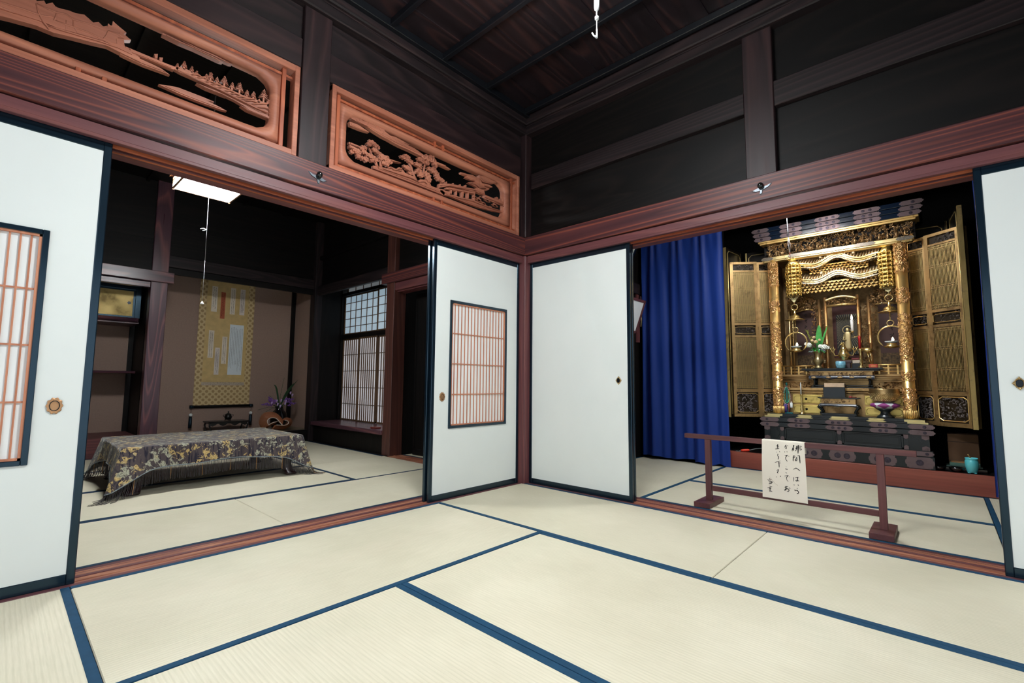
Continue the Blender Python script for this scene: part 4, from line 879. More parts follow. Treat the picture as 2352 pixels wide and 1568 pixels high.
for k in range(10): blade(b, (VX, VY, z0), (VX+rnd.uniform(-.05, .09), VY+rnd.uniform(-.2, .15), z0+rnd.uniform(.02, .1)), .007, .03)
mk('leaves', b, LG, t)
b = MB(); b.tube([(VX, VY, z0), (VX+.01, -.30, .62), (VX+.015, -.275, .80), (VX+.015, -.262, .87)], .0022, 5)
for (yy, zz) in ((-.53, .50), (-.46, .62), (-.12, .54), (-.6, .43), (-.5, .40)): b.tube([(VX, VY, z0), (VX+.03, (VY+yy)/2, (z0+zz)/2+.03), (VX+.05, yy, zz)], .0022, 5)
mk('stems', b, LG, t)
b = MB()
def spike(b, c, d, L_, r, n):
    d = Vector(d).normalized()
    for k in range(n):
        q = k/n; c2 = Vector(c)+d*L_*q+Vector((rnd.uniform(-r, r), rnd.uniform(-r, r), rnd.uniform(-r, r)))*(1.1-q)
        b.ball(c2, .0085*(1.15-.6*q), n=6, m=4)
spike(b, (VX+.05, -.39, .53), (0.1, -.75, .62), .12, .03, 46); spike(b, (VX+.05, -.44, .50), (.1, -1, .02), .13, .026, 40)
spike(b, (VX+.05, -.25, .55), (.15, .55, .1), .12, .035, 50); spike(b, (VX+.05, -.2, .5), (.1, 1, .12), .10, .03, 34); spike(b, (VX+.06, -.42, .55), (.1, -.4, .1), .07, .03, 24)
mk('purple_blossoms', b, PU, t)
b = MB()
for (yy, zz) in ((-.375, .545), (-.318, .55), (-.44, .52), (-.36, .50), (-.325, .475), (-.262, .505), (-.25, .54), (-.195, .655), (-.168, .625)):
    b.ball((VX+.085, yy, zz), .011, .011, .02, 8, 6); b.ball((VX+.08, yy+.01, zz+.012), .008, n=6, m=4)
mk('lilac_blossoms', b, LI, t)
b = MB()
for k in range(9): b.ball((VX+.02, -.30+.006*k, .60+.032*k), .005*(1.2-.08*k), n=6, m=4)
mk('buds', b, plain('bud_green', srgb(130, 140, 84), .6), t)
# interlaced ring ornament of thin slats
t = thing('ring_ornament', (-4.0, -.35, .152), 'interlaced ring of thin brown wooden slats with white inner cord', 'ornament')
BRW = plain('brown_slat', srgb(168, 106, 72), .55, 0, .35, .12, 25)
def resample(p, n):
    d = [0]
    for i in range(1, len(p)): d.append(d[-1]+hypot(p[i][0]-p[i-1][0], p[i][1]-p[i-1][1]))
    o = []
    for k in range(n):
        s = d[-1]*k/(n-1); i = max(j for j in range(len(p)) if d[j] <= s+1e-9); i = min(i, len(p)-2); f = (s-d[i])/max(d[i+1]-d[i], 1e-9)
        o.append((p[i][0]+(p[i+1][0]-p[i][0])*f, p[i][1]+(p[i+1][1]-p[i][1])*f))
    return o
bs = MB(); cords = MB()
for j, (o_, i_, n) in enumerate((('oA', 'iA', 46), ('oB', 'iB', 40), ('oC', 'iC', 12))):
    O = resample(pairs(RING[o_]), n); I_ = resample(pairs(RING[i_]), n)
    dx = (0.0, .012, -.02)[j]
    for k in range(n):
        q = k/(n-1); xo = -4.03+dx-.03*sin(pi*q); xi = -3.985+dx
        tw = .4*sin(2*pi*q)
        oy, oz = O[k]; iy, iz = I_[k]; oz = max(oz, .157); iz = max(iz, .157)
        tx = (O[min(k+1, n-1)][0]-O[max(k-1, 0)][0], O[min(k+1, n-1)][1]-O[max(k-1, 0)][1]); l_ = hypot(*tx) or 1; nx, nz_ = tx[0]/l_*.0022, tx[1]/l_*.0022
        V = [(xi, iy-nx, iz-nz_), (xi, iy+nx, iz+nz_), (xo, oy+nx, oz+nz_), (xo, oy-nx, oz-nz_), (xi-.05, iy-nx, iz-nz_), (xi-.05, iy+nx, iz+nz_), (xo-.05, oy+nx, oz+nz_), (xo-.05, oy-nx, oz-nz_)]
        bs.add(V, [(0, 1, 2, 3), (7, 6, 5, 4), (0, 4, 5, 1), (1, 5, 6, 2), (2, 6, 7, 3), (3, 7, 4, 0)])
    G = [[(-3.99+dx, max(p[0][0], -9), max(p[0][1], .156)), (-4.06+dx, p[1][0]*.15+p[0][0]*.85, max(p[1][1]*.15+p[0][1]*.85, .156)), (-4.075+dx, p[1][0], max(p[1][1], .156))] for p in zip(I_, O)]
    bs.sheet(G)
    cords.tube([(-3.984+dx, p[0], max(p[1], .158)) for p in I_], .0045, 6)
mk('slats', bs, BRW, t); mk('inner_cord', cords, plain('cream_cord', srgb(220, 205, 190), .6), t)
# small red box at the desk end
b = MB(); b.box(-2.42, -2.31, .02, .10, .274, .292, .003)
mk('red_box', b, plain('red_lacquer_dim', srgb(120, 46, 36), .3, 0, .5), None, 'flat red box lying on the desk board beside the reddish post', 'box')
# pendant lamps: square wooden frame with white diffuser
def pendant(cx, cy, z, sx, sy, h, lab, strength, rot=0.0, ceil=3.1, open_top=False, col=(.93, .98, 1.0, 1)):
    t = thing('ceiling_lamp', (cx, cy, z), lab, 'lamp')
    b = MB(); b.box(cx-sx+.012, cx+sx-.012, cy-sy+.012, cy+sy-.012, z+.004, z+.010); b.box(cx-sx+.014, cx+sx-.014, cy-sy+.014, cy+sy-.014, z+.012, z+h-.02)
    mk('diffuser', b, emis('lamp_diffuser_%d' % int(cx*100), col, strength), t)
    b = MB(); w = .011
    for (xa, xb, ya, yb) in ((-sx, sx, -sy, -sy+w), (-sx, sx, sy-w, sy), (-sx, -sx+w, -sy, sy), (sx-w, sx, -sy, sy)):
        for (za, zb) in ((z, z+.012), (z+h*.45, z+h*.52), (z+h*.62, z+h*.69), (z+h-.014, z+h)): b.box(cx+xa, cx+xb, cy+ya, cy+yb, za, zb)
    for qx in (-1, 1):
        for qy in (-1, 1): b.box(cx+qx*sx-.012*(qx > 0)-.0, cx+qx*sx+.012*(qx < 0), cy+qy*sy-.012*(qy > 0), cy+qy*sy+.012*(qy < 0), z-.006, z+h+.01)
    mk('frame', b, plain('pale_lamp_wood', srgb(150, 108, 76), .5), t)
    b = MB()
    if open_top: b.box(cx-.03, cx+.03, cy-sy, cy+sy, z+h-.002, z+h+.015); b.box(cx-sx, cx+sx, cy-.03, cy+.03, z+h-.001, z+h+.014)
    else: b.box(cx-sx-.02, cx+sx+.02, cy-sy-.02, cy+sy+.02, z+h, z+h+.015)
    b.lathe([(.05, z+h+.015), (.05, z+h+.05), (.012, z+h+.07)], (cx, cy, 0), 16)
    mk('top_cover', b, plain('lamp_cover', srgb(150, 110, 80), .5), t)
    b = MB(); b.tube([(cx, cy, z+h+.05), (cx, cy, ceil)], .005, 6); mk('suspension', b, M['white'], t)
    return t
lp_ = pendant(-1.545, -1.985, 2.30, .19, .20, .10, 'glowing square paper lamp hanging in the alcove room', LAMP_LEFT)
b = MB(); b.tube([(-1.545, -1.985, 2.30), (-1.545, -1.983, 2.0), (-1.545, -1.981, 1.74)], .001, 5); b.tube([(-1.545, -1.983, 1.985), (-1.55, -2.003, 1.99), (-1.555, -2.023, 1.982)], .002, 5); b.tube([(-1.545, -1.983, 1.985), (-1.548, -1.997, 1.975), (-1.55, -2.01, 1.972)], .003, 5)
b.tube([(-1.545, -1.981, 1.74), (-1.545, -1.981, 1.42)], .0009, 4)
c_ = mk('pull_cord', b, M['cord'], lp_)
b = MB(); b.lathe([(.013, 0), (.012, .004), (.003, .022), (0.001, .024)], (-1.545, -1.981, 1.40), 10); mk('cord_knob', b, M['white'], c_)
lp_ = pendant(1.50, -1.80, 2.62, .24, .24, .12, 'square paper lamp hung above the middle of the front room', LAMP_MAIN, ceil=3.16, open_top=True)
LCX, LCY, DZ = 1.60, -1.395, .042
b = MB(); b.tube([(1.6, -1.60, 2.63), (LCX, LCY, 2.58+DZ)], .003, 5); b.tube([(LCX, LCY, 2.58+DZ), (LCX, LCY, 2.40+DZ)], .0024, 5)
b.tube([(LCX-.002, LCY, 2.36+DZ), (LCX-.003, LCY, 2.33+DZ)], .0008, 4); b.tube([(LCX+.002, LCY, 2.36+DZ), (LCX+.001, LCY, 2.33+DZ)], .0008, 4)
b.tube([(LCX, LCY, 2.315+DZ), (LCX, LCY, 2.28+DZ), (LCX, LCY, 2.268+DZ), (LCX, LCY, 2.26+DZ), (LCX, LCY, 2.245+DZ), (LCX, LCY, 2.232+DZ)], [.0018, .0018, .0035, .003, .0042, .004], 6)
b.tube([(LCX, LCY, 2.232+DZ), (LCX-.01, LCY-.009, 2.243+DZ), (LCX-.016, LCY-.013, 2.256+DZ)], [.004, .003, .0025], 6)
c_ = mk('pull_cord', b, M['cord'], lp_)
b = MB(); b.lathe([(.003, -.02), (.0095, -.012), (.011, 0), (.011, .03), (.004, .036)], (LCX, LCY, 2.372+DZ), 14); mk('switch_knob', b, M['white'], c_)
b = MB(); b.lathe([(.008, -.008), (.0085, 0), (.0085, .005), (.004, .008)], (LCX, LCY, 2.322+DZ), 12); mk('bead', b, M['white'], c_)
# =================================================================== ALTAR ROOM: THINGS
# barrier rail with paper notice
RW = wood('rail', 'x'); RZ = wood('rail', 'z')
t = thing('barrier_rail', (1.85, .365, 0), 'low reddish wooden barrier rail on two block feet before the altar', 'barrier')
b = MB(); b.box(1.22, 2.48, .347, .385, .443, .473, .0015); mk('top_rail', b, RW, t)
b = MB(); b.box(1.40, 2.305, .358, .378, .098, .130, .0015); mk('lower_rail', b, RW, t)
for xa, xb, fa, fb in ((1.359, 1.397, 1.318, 1.424), (2.305, 2.341, 2.265, 2.373)):
    b = MB(); b.box(xa, xb, .352, .382, .03, .444, .0015); mk('post', b, RZ, t)
    b = MB(); b.box(fa, fb, .238, .520, .0015, .034, .002); mk('foot', b, wood('rail', 'y'), t)
t = thing('paper_notice', (1.847, .34, .11), 'cream paper notice with black brush writing draped over the barrier rail', 'notice')
b = MB(); G = []
for i in range(25):
    q = i/24; z = .468-(.468-.113)*q
    row = []
    for j in range(13):
        r_ = j/12; xl = 1.727-.008*q; xr = 1.963+.006*q+.012*math.exp(-((q-0.06)/.03)**2)*0
        y = .3435-.006*sin(q*pi*.9)-.005*sin(q*5+r_*2.5)*q+.003*sin(r_*pi*2)*(1-q)
        row.append((xl+(xr-xl)*r_, min(y, .3445), z-.003*sin(r_*pi)*(1-q)))
    G.append(row)
top = [[(x, y_, z) for (x, _, z0) in G[0] for y_, z in ((yy, zz),)] for yy, zz in ((.3445, .472), (.352, .4755), (.37, .4757), (.386, .4745), (.3875, .46), (.388, .43), (.387, .40))]
Gall = top[::-1]+G
b.sheet([r_[::-1] for r_ in Gall]); b.sheet([[(p[0], p[1]+.0006*(1 if k < 7 else 1), p[2]-.0004*(k < 7)) for p in r_] for k, r_ in enumerate(Gall)])
mk('sheet', b, plain('notice_paper', srgb(236, 228, 212), .8, 0, .15, .03, 5), t)
b = MB()
def paper_y(x, z):
    q = (.468-z)/(.468-.113); r_ = (x-(1.727-.008*q))/(.236+.014*q)
    return min(.3445, .3435-.006*sin(q*pi*.9)-.005*sin(q*5+r_*2.5)*q+.003*sin(r_*pi*2)*(1-q))-.0013
for s in SIGN:
    w = s[0]*2.0; p = pairs(s[1:])
    # brush stroke: flat ribbon following the sheet, thicker at its start
    P = []; 
    for i in range(len(p)-1):
        for k in range(4): P.append((p[i][0]+(p[i+1][0]-p[i][0])*k/4, p[i][1]+(p[i+1][1]-p[i][1])*k/4))
    P.append(p[-1]); n = len(P)
    # smooth
    for _ in range(2): P = [P[0]]+[((P[i-1][0]+2*P[i][0]+P[i+1][0])/4, (P[i-1][1]+2*P[i][1]+P[i+1][1])/4) for i in range(1, n-1)]+[P[-1]]
    G = []
    for i in range(n):
        a = P[max(i-1, 0)]; c = P[min(i+1, n-1)]; d = hypot(c[0]-a[0], c[1]-a[1]) or 1; nx, nz_ = -(c[1]-a[1])/d, (c[0]-a[0])/d
        ww = w*(.72+.42*math.exp(-(i/n/.16)**2)+.28*math.exp(-((1-i/n)/.14)**2))*(.55 if i in (0, n-1) else 1)
        G.append([(P[i][0]+nx*ww*s_, paper_y(P[i][0], P[i][1]), P[i][1]+nz_*ww*s_) for s_ in (-1, 1)])
    b.sheet(G, False)
mk('lettering', b, ink, t)
b = MB(); b.tube([(1.728, .3425, .27), (1.735, .342, .272), (1.745, .341, .266), (1.76, .340, .247), (1.78, .339, .225), (1.795, .3385, .207), (1.81, .338, .198)], .0006, 4); mk('tear', b, plain('paper_tear', srgb(190, 176, 152), .8), t)
# blue curtains
def curtain(x0, x1, yb, z0f, ztop, seed, folds, lab, amp=.03, n=150):
    rnd = random.Random(seed); t = thing('blue_curtain', ((x0+x1)/2, yb, 0), lab, 'curtain')
    G = []; fs = [(rnd.uniform(folds*.5, folds*1.6), rnd.uniform(0, 6.28), rnd.uniform(.4, 1)) for _ in range(5)]
    for j in range(30):
        q = j/29
        row = []
        for i in range(n+1):
            r_ = i/n; x = x0+(x1-x0)*r_
            a = sum(s*sin(r_*2*pi*f+p+q*.8*sin(p)) for f, p, s in fs)/2.2
            sharp = a*abs(a)**.15
            y = yb+amp*sharp*(.55+.6*q)+.02*q*sin(r_*9+seed)
            gather = .010*sin(r_*2*pi*folds*2.2+1.3)*max(0, 1-q*6)
            zz = ztop+(z0f(r_)-ztop)*q
            row.append((x+.008*sin(q*4+r_*20)+(.03*q*r_ if x1-x0 > .3 else 0), y+gather, zz))
        G.append(row)
    b = MB(); b.sheet(G); mk('cloth', b, CB, t)
    b = MB(); b.tube([(x0-.04, yb+.01, ztop+.012), (x1+.03, yb+.01, ztop+.012)], .008, 8); mk('curtain_rod', b, M['iron'], t)
    return t
CB = NT('blue_satin'); CB.setb((.008, .032, .20, 1), .5, 0, .2); CB.b.inputs['Sheen Weight'].default_value = .06; CB.b.inputs['Sheen Tint'].default_value = (.5, .15, .8, 1); CB = CB.mat
curtain(.085, .985, 1.975, lambda r_: .03+.01*sin(r_*14) if r_ < .62 else .014+.012*sin(r_*30), 2.50, 4, 5, 'long royal blue curtain hanging left of the altar', .034)
curtain(2.862, 2.93, 2.015, lambda r_: .012, 2.45, 7, 2, 'narrow blue curtain end at the right end of the red step', .012, 30)
# framed pictures and beads on the left wall of the altar room
PAPERW = M['shojipaper']
def wall_frame(y0, y1, z0, z1, tilt, lab, fm):
    t = thing('picture_frame', (.031, (y0+y1)/2, z0), lab, 'picture frame')
    def q(y, d, z): return (.032+tilt*(z-z0)/(z1-z0)+d, y, z)
    def slab(b, ya, yb, za, zb, d0, d1):
        V = [q(y, d, z) for y in (ya, yb) for z in (za, zb) for d in (d0, d1)]
        b.add(V, [(0, 1, 3, 2), (4, 6, 7, 5), (0, 4, 5, 1), (2, 3, 7, 6), (0, 2, 6, 4), (1, 5, 7, 3)])
    b = MB(); w = .025
    slab(b, y0, y0+w, z0, z1, 0, .02); slab(b, y1-w, y1, z0, z1, 0, .02); slab(b, y0, y1, z0, z0+w, 0, .02); slab(b, y0, y1, z1-w, z1, 0, .02); mk('frame', b, fm, t)
    b = MB(); slab(b, y0+w, y1-w, z0+w, z1-w, .004, .010); mk('picture', b, PAPERW, t)
wall_frame(1.30, 1.86, 2.28, 2.62, .16, 'pale framed sheet leaning high on the left wall behind the plain white panel', M['lacq'])
wall_frame(1.30, 1.90, 1.40, 1.76, .13, 'framed pale sheet behind the plain white panel, below hanging beads', wood('redplain', 'z'))
b = MB(); b.box(.03, .06, 1.3, 2.0, 1.86, 1.98); st('trim_41', b, wood('dark', 'y'), 'dark rail on the left wall of the altar room', 'rail')
b = MB(); b.box(.03, .05, 1.93, 1.99, 1.3, 1.86); st('trim_42', b, wood('redplain', 'z'), 'brown post strip left of the blue curtain', 'post')
t = thing('prayer_beads', (.075, 1.965, 1.55), 'prayer beads with cream tassel hanging left of the blue curtain', 'prayer beads')
b = MB()
for k in range(34):
    w = 2*pi*k/34; b.ball((.08, 1.965+.022*sin(w), 1.73+.10*cos(w)), .0068, n=6, m=4)
mk('beads', b, plain('bead_dark', srgb(70, 50, 50), .3, 0, .6), t)
b = MB(); b.tube([(.08, 1.965, 1.63), (.085, 1.963, 1.56), (.082, 1.955, 1.48)], [.006, .006, .004], 6); mk('tassel', b, plain('tassel_cream', srgb(170, 150, 110), .8), t)
# pendant lamp above the altar room, only its cord hangs into view
lp_ = pendant(1.75, 1.15, 2.36, .20, .20, .11, 'square lamp hung high in the altar room, its white cord before the altar', LAMP_RIGHT, ceil=2.95)
b = MB(); b.tube([(1.75, 1.15, 2.37), (1.762, 1.13, 2.25), (1.770, 1.12, 2.05), (1.772, 1.12, 1.98)], .0028, 5); b.tube([(1.772, 1.12, 1.98), (1.768, 1.12, 1.93), (1.776, 1.12, 1.86)], .0018, 5); b.tube([(1.772, 1.12, 1.98), (1.782, 1.12, 1.93), (1.779, 1.12, 1.86)], .0018, 5)
c_ = mk('pull_cord', b, M['cord'], lp_)
b = MB(); b.tube([(1.778, 1.12, 1.865), (1.779, 1.12, 1.79)], .0015, 4); mk('red_cord_end', b, plain('cord_red', srgb(170, 60, 50), .6), c_)
# things on the step beside the altar
def bowl(cx, cy, z, r, h, lab):
    b = MB(); b.lathe([(r*.5, 0), (r*.8, h*.15), (r, h*.75), (r*.98, h), (r*.9, h), (r*.7, h*.45), (0.001, h*.3)], (cx, cy, z), 24)
    return mk('lacquer_bowl', b, M['blackgloss'], None, lab, 'bowl', 'black bowls on the step')
M['blackgloss'] = plain('black_gloss', srgb(10, 10, 11), .1, 0, .8, .1)
bowl(2.553, 2.135, .157, .042, .032, 'shallow black lacquer bowl on the step, nearest the altar base')
bowl(2.655, 2.125, .157, .046, .038, 'black lacquer bowl on the step beside the turquoise jar')
t = thing('turquoise_jar', (2.742, 2.125, .157), 'turquoise ceramic jar with brown stick on the red step', 'jar')
b = MB(); b.lathe([(.028, .006), (.030, .01), (.038, .05), (.0405, .075), (.038, .098), (.034, .104), (.037, .108), (.0385, .116), (.036, .119), (.033, .114), (.03, .10)], (2.742, 2.125, .157), 28)
for k in range(4):
    w = pi/4+k*pi/2; b.ball((2.742+.022*cos(w), 2.125+.022*sin(w), .163), .012, .012, .0065)
mk('jar', b, plain('turquoise_glaze', srgb(92, 196, 205), .2, 0, .6, .05), t)
b = MB(); b.tube([(2.745, 2.125, .26), (2.728, 2.12, .292), (2.724, 2.118, .300)], .004, 6); mk('stick', b, plain('stick_tan', srgb(170, 140, 80), .6), t)
for k, (dx, dz, w, h, c, lab) in enumerate(((0, .0, .19, .012, srgb(60, 84, 78), 'dark green flat box at the bottom of the stack behind the black bowls'), (.005, .0125, .16, .022, srgb(76, 112, 100), 'green lidded box in the stack behind the black bowls'), (-.01, .035, .12, .006, srgb(150, 110, 70), 'thin brown booklet on top of the stack behind the black bowls'))):
    b = MB(); b.box(2.70+dx-w*.55, 2.70+dx+w*.55, 2.19, 2.28, .186+dz, .186+dz+h, .002)
    mk('flat_box', b, plain('stack_%d' % k, c, .4, 0, .4, .2, 20), None, lab, 'box')
b = MB(); b.box(2.585, 2.83, 2.18, 2.29, .155, .1855, .003); mk('black_tray', b, M['blackgloss'], None, 'low black tray under the green boxes on the step', 'tray')
t = thing('cardboard_box', (2.70, 2.40, .155), 'brown cardboard box standing under the right altar door', 'cardboard box')
b = MB(); b.box(2.615, 2.80, 2.35, 2.5, .155, .435, .003); b.m = 1; b.box(2.612, 2.803, 2.347, 2.5, .37, .374)
mk('carton', b, [plain('cardboard', srgb(104, 78, 58), .8, 0, .2, .1, 8), plain('cardboard_dark', srgb(60, 44, 34), .8)], t)
t = thing('red_torch', (1.12, 2.1, .157), 'small red plastic plug with grey cable on the left end of the step', 'plug')
b = MB(); b.tube([(1.083, 2.075, .168), (1.10, 2.08, .172), (1.145, 2.095, .176), (1.155, 2.10, .176)], [.010, .012, .013, .009], 10); mk('plug_body', b, plain('red_plastic', srgb(226, 62, 36), .35, 0, .5, .05), t)
b = MB(); b.tube([(1.155, 2.10, .176), (1.2, 2.14, .19), (1.27, 2.17, .2), (1.31, 2.3, .2)], .004, 6); b.tube([(1.083, 2.075, .166), (1.06, 2.068, .158), (1.04, 2.06, .161)], .0035, 6); mk('cable', b, plain('grey_cable', srgb(120, 122, 124), .5), t)
# =================================================================== HOUSEHOLD ALTAR
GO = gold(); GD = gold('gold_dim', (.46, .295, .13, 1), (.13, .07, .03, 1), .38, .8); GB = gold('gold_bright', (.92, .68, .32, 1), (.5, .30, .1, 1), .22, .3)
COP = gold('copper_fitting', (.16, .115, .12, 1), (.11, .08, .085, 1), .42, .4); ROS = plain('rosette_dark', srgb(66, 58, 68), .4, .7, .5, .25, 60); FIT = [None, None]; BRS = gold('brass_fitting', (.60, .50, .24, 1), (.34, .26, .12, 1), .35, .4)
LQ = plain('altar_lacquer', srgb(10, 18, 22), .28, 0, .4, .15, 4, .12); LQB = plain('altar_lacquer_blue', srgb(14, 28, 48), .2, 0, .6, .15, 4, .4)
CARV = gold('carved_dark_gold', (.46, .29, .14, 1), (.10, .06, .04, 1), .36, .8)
DRK = plain('altar_dark', srgb(20, 12, 8), .6, 0, .3)
GREYC = plain('grey_carving', srgb(104, 94, 92), .5, .2, .5, .3, 40)
CX = 1.907
A = thing('household_altar', (CX, 2.4, .157), 'tall black and gold household altar with open lattice doors', 'altar')
rnd = random.Random(21)
def carve(b, x0, x1, z0, z1, y, n, s, seed, dy=.012, m2=None):
    """dense pierced foliage carving: curls, leaves and beads"""
    r = random.Random(seed)
    for i in range(n):
        x = r.uniform(x0, x1); z = r.uniform(z0, z1); a = r.uniform(0, 6.28); k = r.random(); q = s*r.uniform(.7, 1.3); yy = y-r.uniform(0, dy)
        if k < .5:
            R_ = q*.55; sw = r.choice((-1, 1))
            b.tube([(x+R_*(1-.13*j)*cos(a+sw*j*.8), yy-.002*j, z+R_*(1-.13*j)*sin(a+sw*j*.8)) for j in range(6)], [q*.2, q*.2, q*.17, q*.14, q*.12, q*.16], 5)
        elif k < .85: b.add([(x+q*cos(a), yy, z+q*sin(a)), (x+q*.4*cos(a+1.5), yy-.003, z+q*.4*sin(a+1.5)), (x-q*.6*cos(a), yy-.004, z-q*.6*sin(a)), (x+q*.4*cos(a-1.5), yy-.003, z+q*.4*sin(a-1.5)), (x, yy-q*.35-.004, z)], [(0, 1, 4), (1, 2, 4), (2, 3, 4), (3, 0, 4)], False)
        else: b.ball((x, yy, z), q*.32, n=6, m=4)
# ---- base cabinet
def fitting(b, xa, xb, z0, z1, y, tips=True):
    """engraved metal mount with cusped ends"""
    h = z1-z0; m = (z0+z1)/2; t_ = min(.026, (xb-xa)*.2)
    e = [(1.0, 0), (.82, .10), (.62, .03), (.45, .14), (.42, .30), (.2, .28), (0, .5)]
    half = [(t_*a, h*c_) for a, c_ in e]+[(t_*a, h*(1-c_)) for a, c_ in e[-2::-1]]
    pts = [(xb-a, z0+c_) for a, c_ in half]+[(xa+a, z0+c_) for a, c_ in half[::-1]]
    b.prism(pts, 'y', y-.0022, y)
FIT = [COP, ROS]
def mount(parent, xa, xb, z0, z1, y, n_=0, gap=.25, rad=.0125, cx=None, poly=None, name='metal_fitting', mats=None):
    q = MB()
    if poly: q.prism(poly, 'y', y-.003, y)
    else: fitting(q, xa, xb, z0, z1, y)
    q.m = 1
    for k in range(n_): rosette(q, ((xa+xb)/2 if cx is None else cx)+(xb-xa)*(k-(n_-1)/2)*gap, (z0+z1)/2, rad, y-.002)
    return mk(name, q, mats or FIT, parent)
def rosette(b, x, z, r, y):
    b.lathe([(r, 0), (r, -.0015), (r*.75, -.002), (r*.7, -.0008), (r*.42, -.0008), (r*.4, -.0025), (0.0005, -.0028)], (x, y, z), 14, False, 'y')
YB = 2.08
base = MB()
base.box(CX-.626, CX+.626, YB-.006, 2.72, .157, .258, .003); base.box(CX-.620, CX+.620, YB-.002, 2.72, .258, .304, .003)
base.box(CX-.598, CX+.598, YB+.012, 2.72, .304, .428); base.box(CX-.620, CX+.620, YB-.002, 2.72, .426, .470, .003); base.box(CX-.622, CX+.622, YB-.004, 2.72, .473, .516, .003)
base.box(CX-.60, CX+.60, YB+.018, 2.72, .516, .528, .002); base.box(CX-.58, CX+.58, YB+.036, 2.72, .528, .546, .002)
base.box(CX-.56, CX+.56, YB+.05, 2.72, .5455, .551)
ba = mk('base_cabinet', base, LQ, A)
b = MB()
for (xa, xb) in ((CX-.603, CX-.553), (CX-.467, CX-.434), (CX-.016, CX+.017), (CX+.440, CX+.470), (CX+.553, CX+.600)):
    b.box(xa, xb, YB+.003, YB+.02, .304, .428)
for (xa, xb) in ((CX-.434, CX-.016), (CX+.017, CX+.440)):
    for (p, q, r_, s_) in ((xa, xb, .408, .424), (xa, xb, .306, .322), (xa, xa+.018, .306, .424), (xb-.018, xb, .306, .424)): b.box(p, q, YB+.005, YB+.014, r_, s_, .003)
    b.box(xa+.03, xb-.03, YB+.010, YB+.013, .335, .396, .003)
for xc in (CX-.51, CX+.512):
    b.prism([(xc+.034*cos(2*pi*k/24)*(1+.08*cos(8*pi*k/24)), .365+.046*sin(2*pi*k/24)) for k in range(24)], 'y', YB+.006, YB+.014)
mk('front_panels', b, LQ, ba)
for (zz0, zz1, yy) in ((.428, .468, YB-.0025), (.475, .514, YB-.0045)):
    for (xa, xb, n_) in ((CX-.404, CX-.216, 2), (CX-.102, CX+.105, 3), (CX+.217, CX+.405, 2)): mount(ba, xa, xb, zz0, zz1, yy, n_, .22)
    for s in (-1, 1):
        xe = CX+s*.620; mount(ba, min(xe, xe-s*.15)-(.02 if s < 0 else 0), max(xe, xe-s*.15)+(.02 if s > 0 else 0), zz0, zz1, yy, 1, 0, .0125, xe-s*.045)
for (xa, xb) in ((CX-.603, CX-.553), (CX-.467, CX-.434), (CX-.016, CX+.017), (CX+.440, CX+.470), (CX+.553, CX+.600)):
    m = (xa+xb)/2; w = xb-xa
    mount(ba, xa, xb, 0, 0, YB+.003, poly=[(xa, .426), (xb, .426), (xb, .400), (xb-w*.2, .396), (m, .390), (xa+w*.2, .396), (xa, .400)])
    mount(ba, xa, xb, 0, 0, YB+.003, poly=[(xa, .306), (xb, .306), (xb, .332), (xb-w*.2, .336), (m, .342), (xa+w*.2, .336), (xa, .332)])
for (xa, xb) in ((CX-.63, CX-.50), (CX+.46, CX+.625), (CX-.30, CX-.12), (CX+.13, CX+.31), (CX-.08, CX+.09)):
    e_ = abs((xa+xb)/2-CX) > .5; mount(ba, xa, xb, .262, .300, YB-.0025, 1 if e_ else 0, 0, .012, CX+(.58 if xa > CX else -.58))
for (xa, xb, n_) in ((CX-.62, CX-.44, 1), (CX-.33, CX-.13, 2), (CX-.085, CX+.115, 2), (CX+.20, CX+.39, 2), (CX+.44, CX+.624, 1)): mount(ba, xa, xb, .162, .254, YB-.0065, n_, .34, .025)
def brass(fn):
    q = MB(); fn(q); mk('brass_fitting', q, BRS, ba)
for (xa, xb) in ((CX-.335, CX-.195), (CX-.075, CX+.085), (CX+.198, CX+.335)):
    def fn(q): fitting(q, xa, xb, .517, .529, YB+.0175); fitting(q, xa+.01, xb-.01, .530, .546, YB+.0355); q.box(xa+.02, xb-.02, YB+.0153, YB+.0365, .528, .5302); q.box(xa+.02, xb-.02, YB+.0333, YB+.06, .545, .5466)
    brass(fn)
for s in (-1, 1):
    def fn(q):
        xe = CX+s*.5995; q.box(min(xe, xe-s*.13), max(xe, xe-s*.13), YB+.0155, YB+.0365, .516, .529); xe = CX+s*.5795; q.box(min(xe, xe-s*.13), max(xe, xe-s*.13), YB+.034, YB+.07, .5285, .5467)
    brass(fn)
# ---- body: back, sides
b = MB(); b.box(CX-.56, CX+.56, 2.70, 2.73, .55, 2.40); b.box(CX-.565, CX-.53, 2.3, 2.73, .55, 2.40); b.box(CX+.53, CX+.565, 2.3, 2.73, .55, 2.4); b.box(CX-.53, CX+.53, 2.3, 2.72, 2.10, 2.2)
mk('body', b, DRK, A)
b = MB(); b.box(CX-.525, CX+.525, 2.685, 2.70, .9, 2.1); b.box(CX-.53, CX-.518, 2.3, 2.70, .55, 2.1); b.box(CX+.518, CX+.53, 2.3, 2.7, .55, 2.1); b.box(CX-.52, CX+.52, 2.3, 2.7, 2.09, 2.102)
mk('gilt_lining', b, gold('lining_gold', (.26, .17, .08, 1), (.07, .04, .02, 1), .45, .8), A)
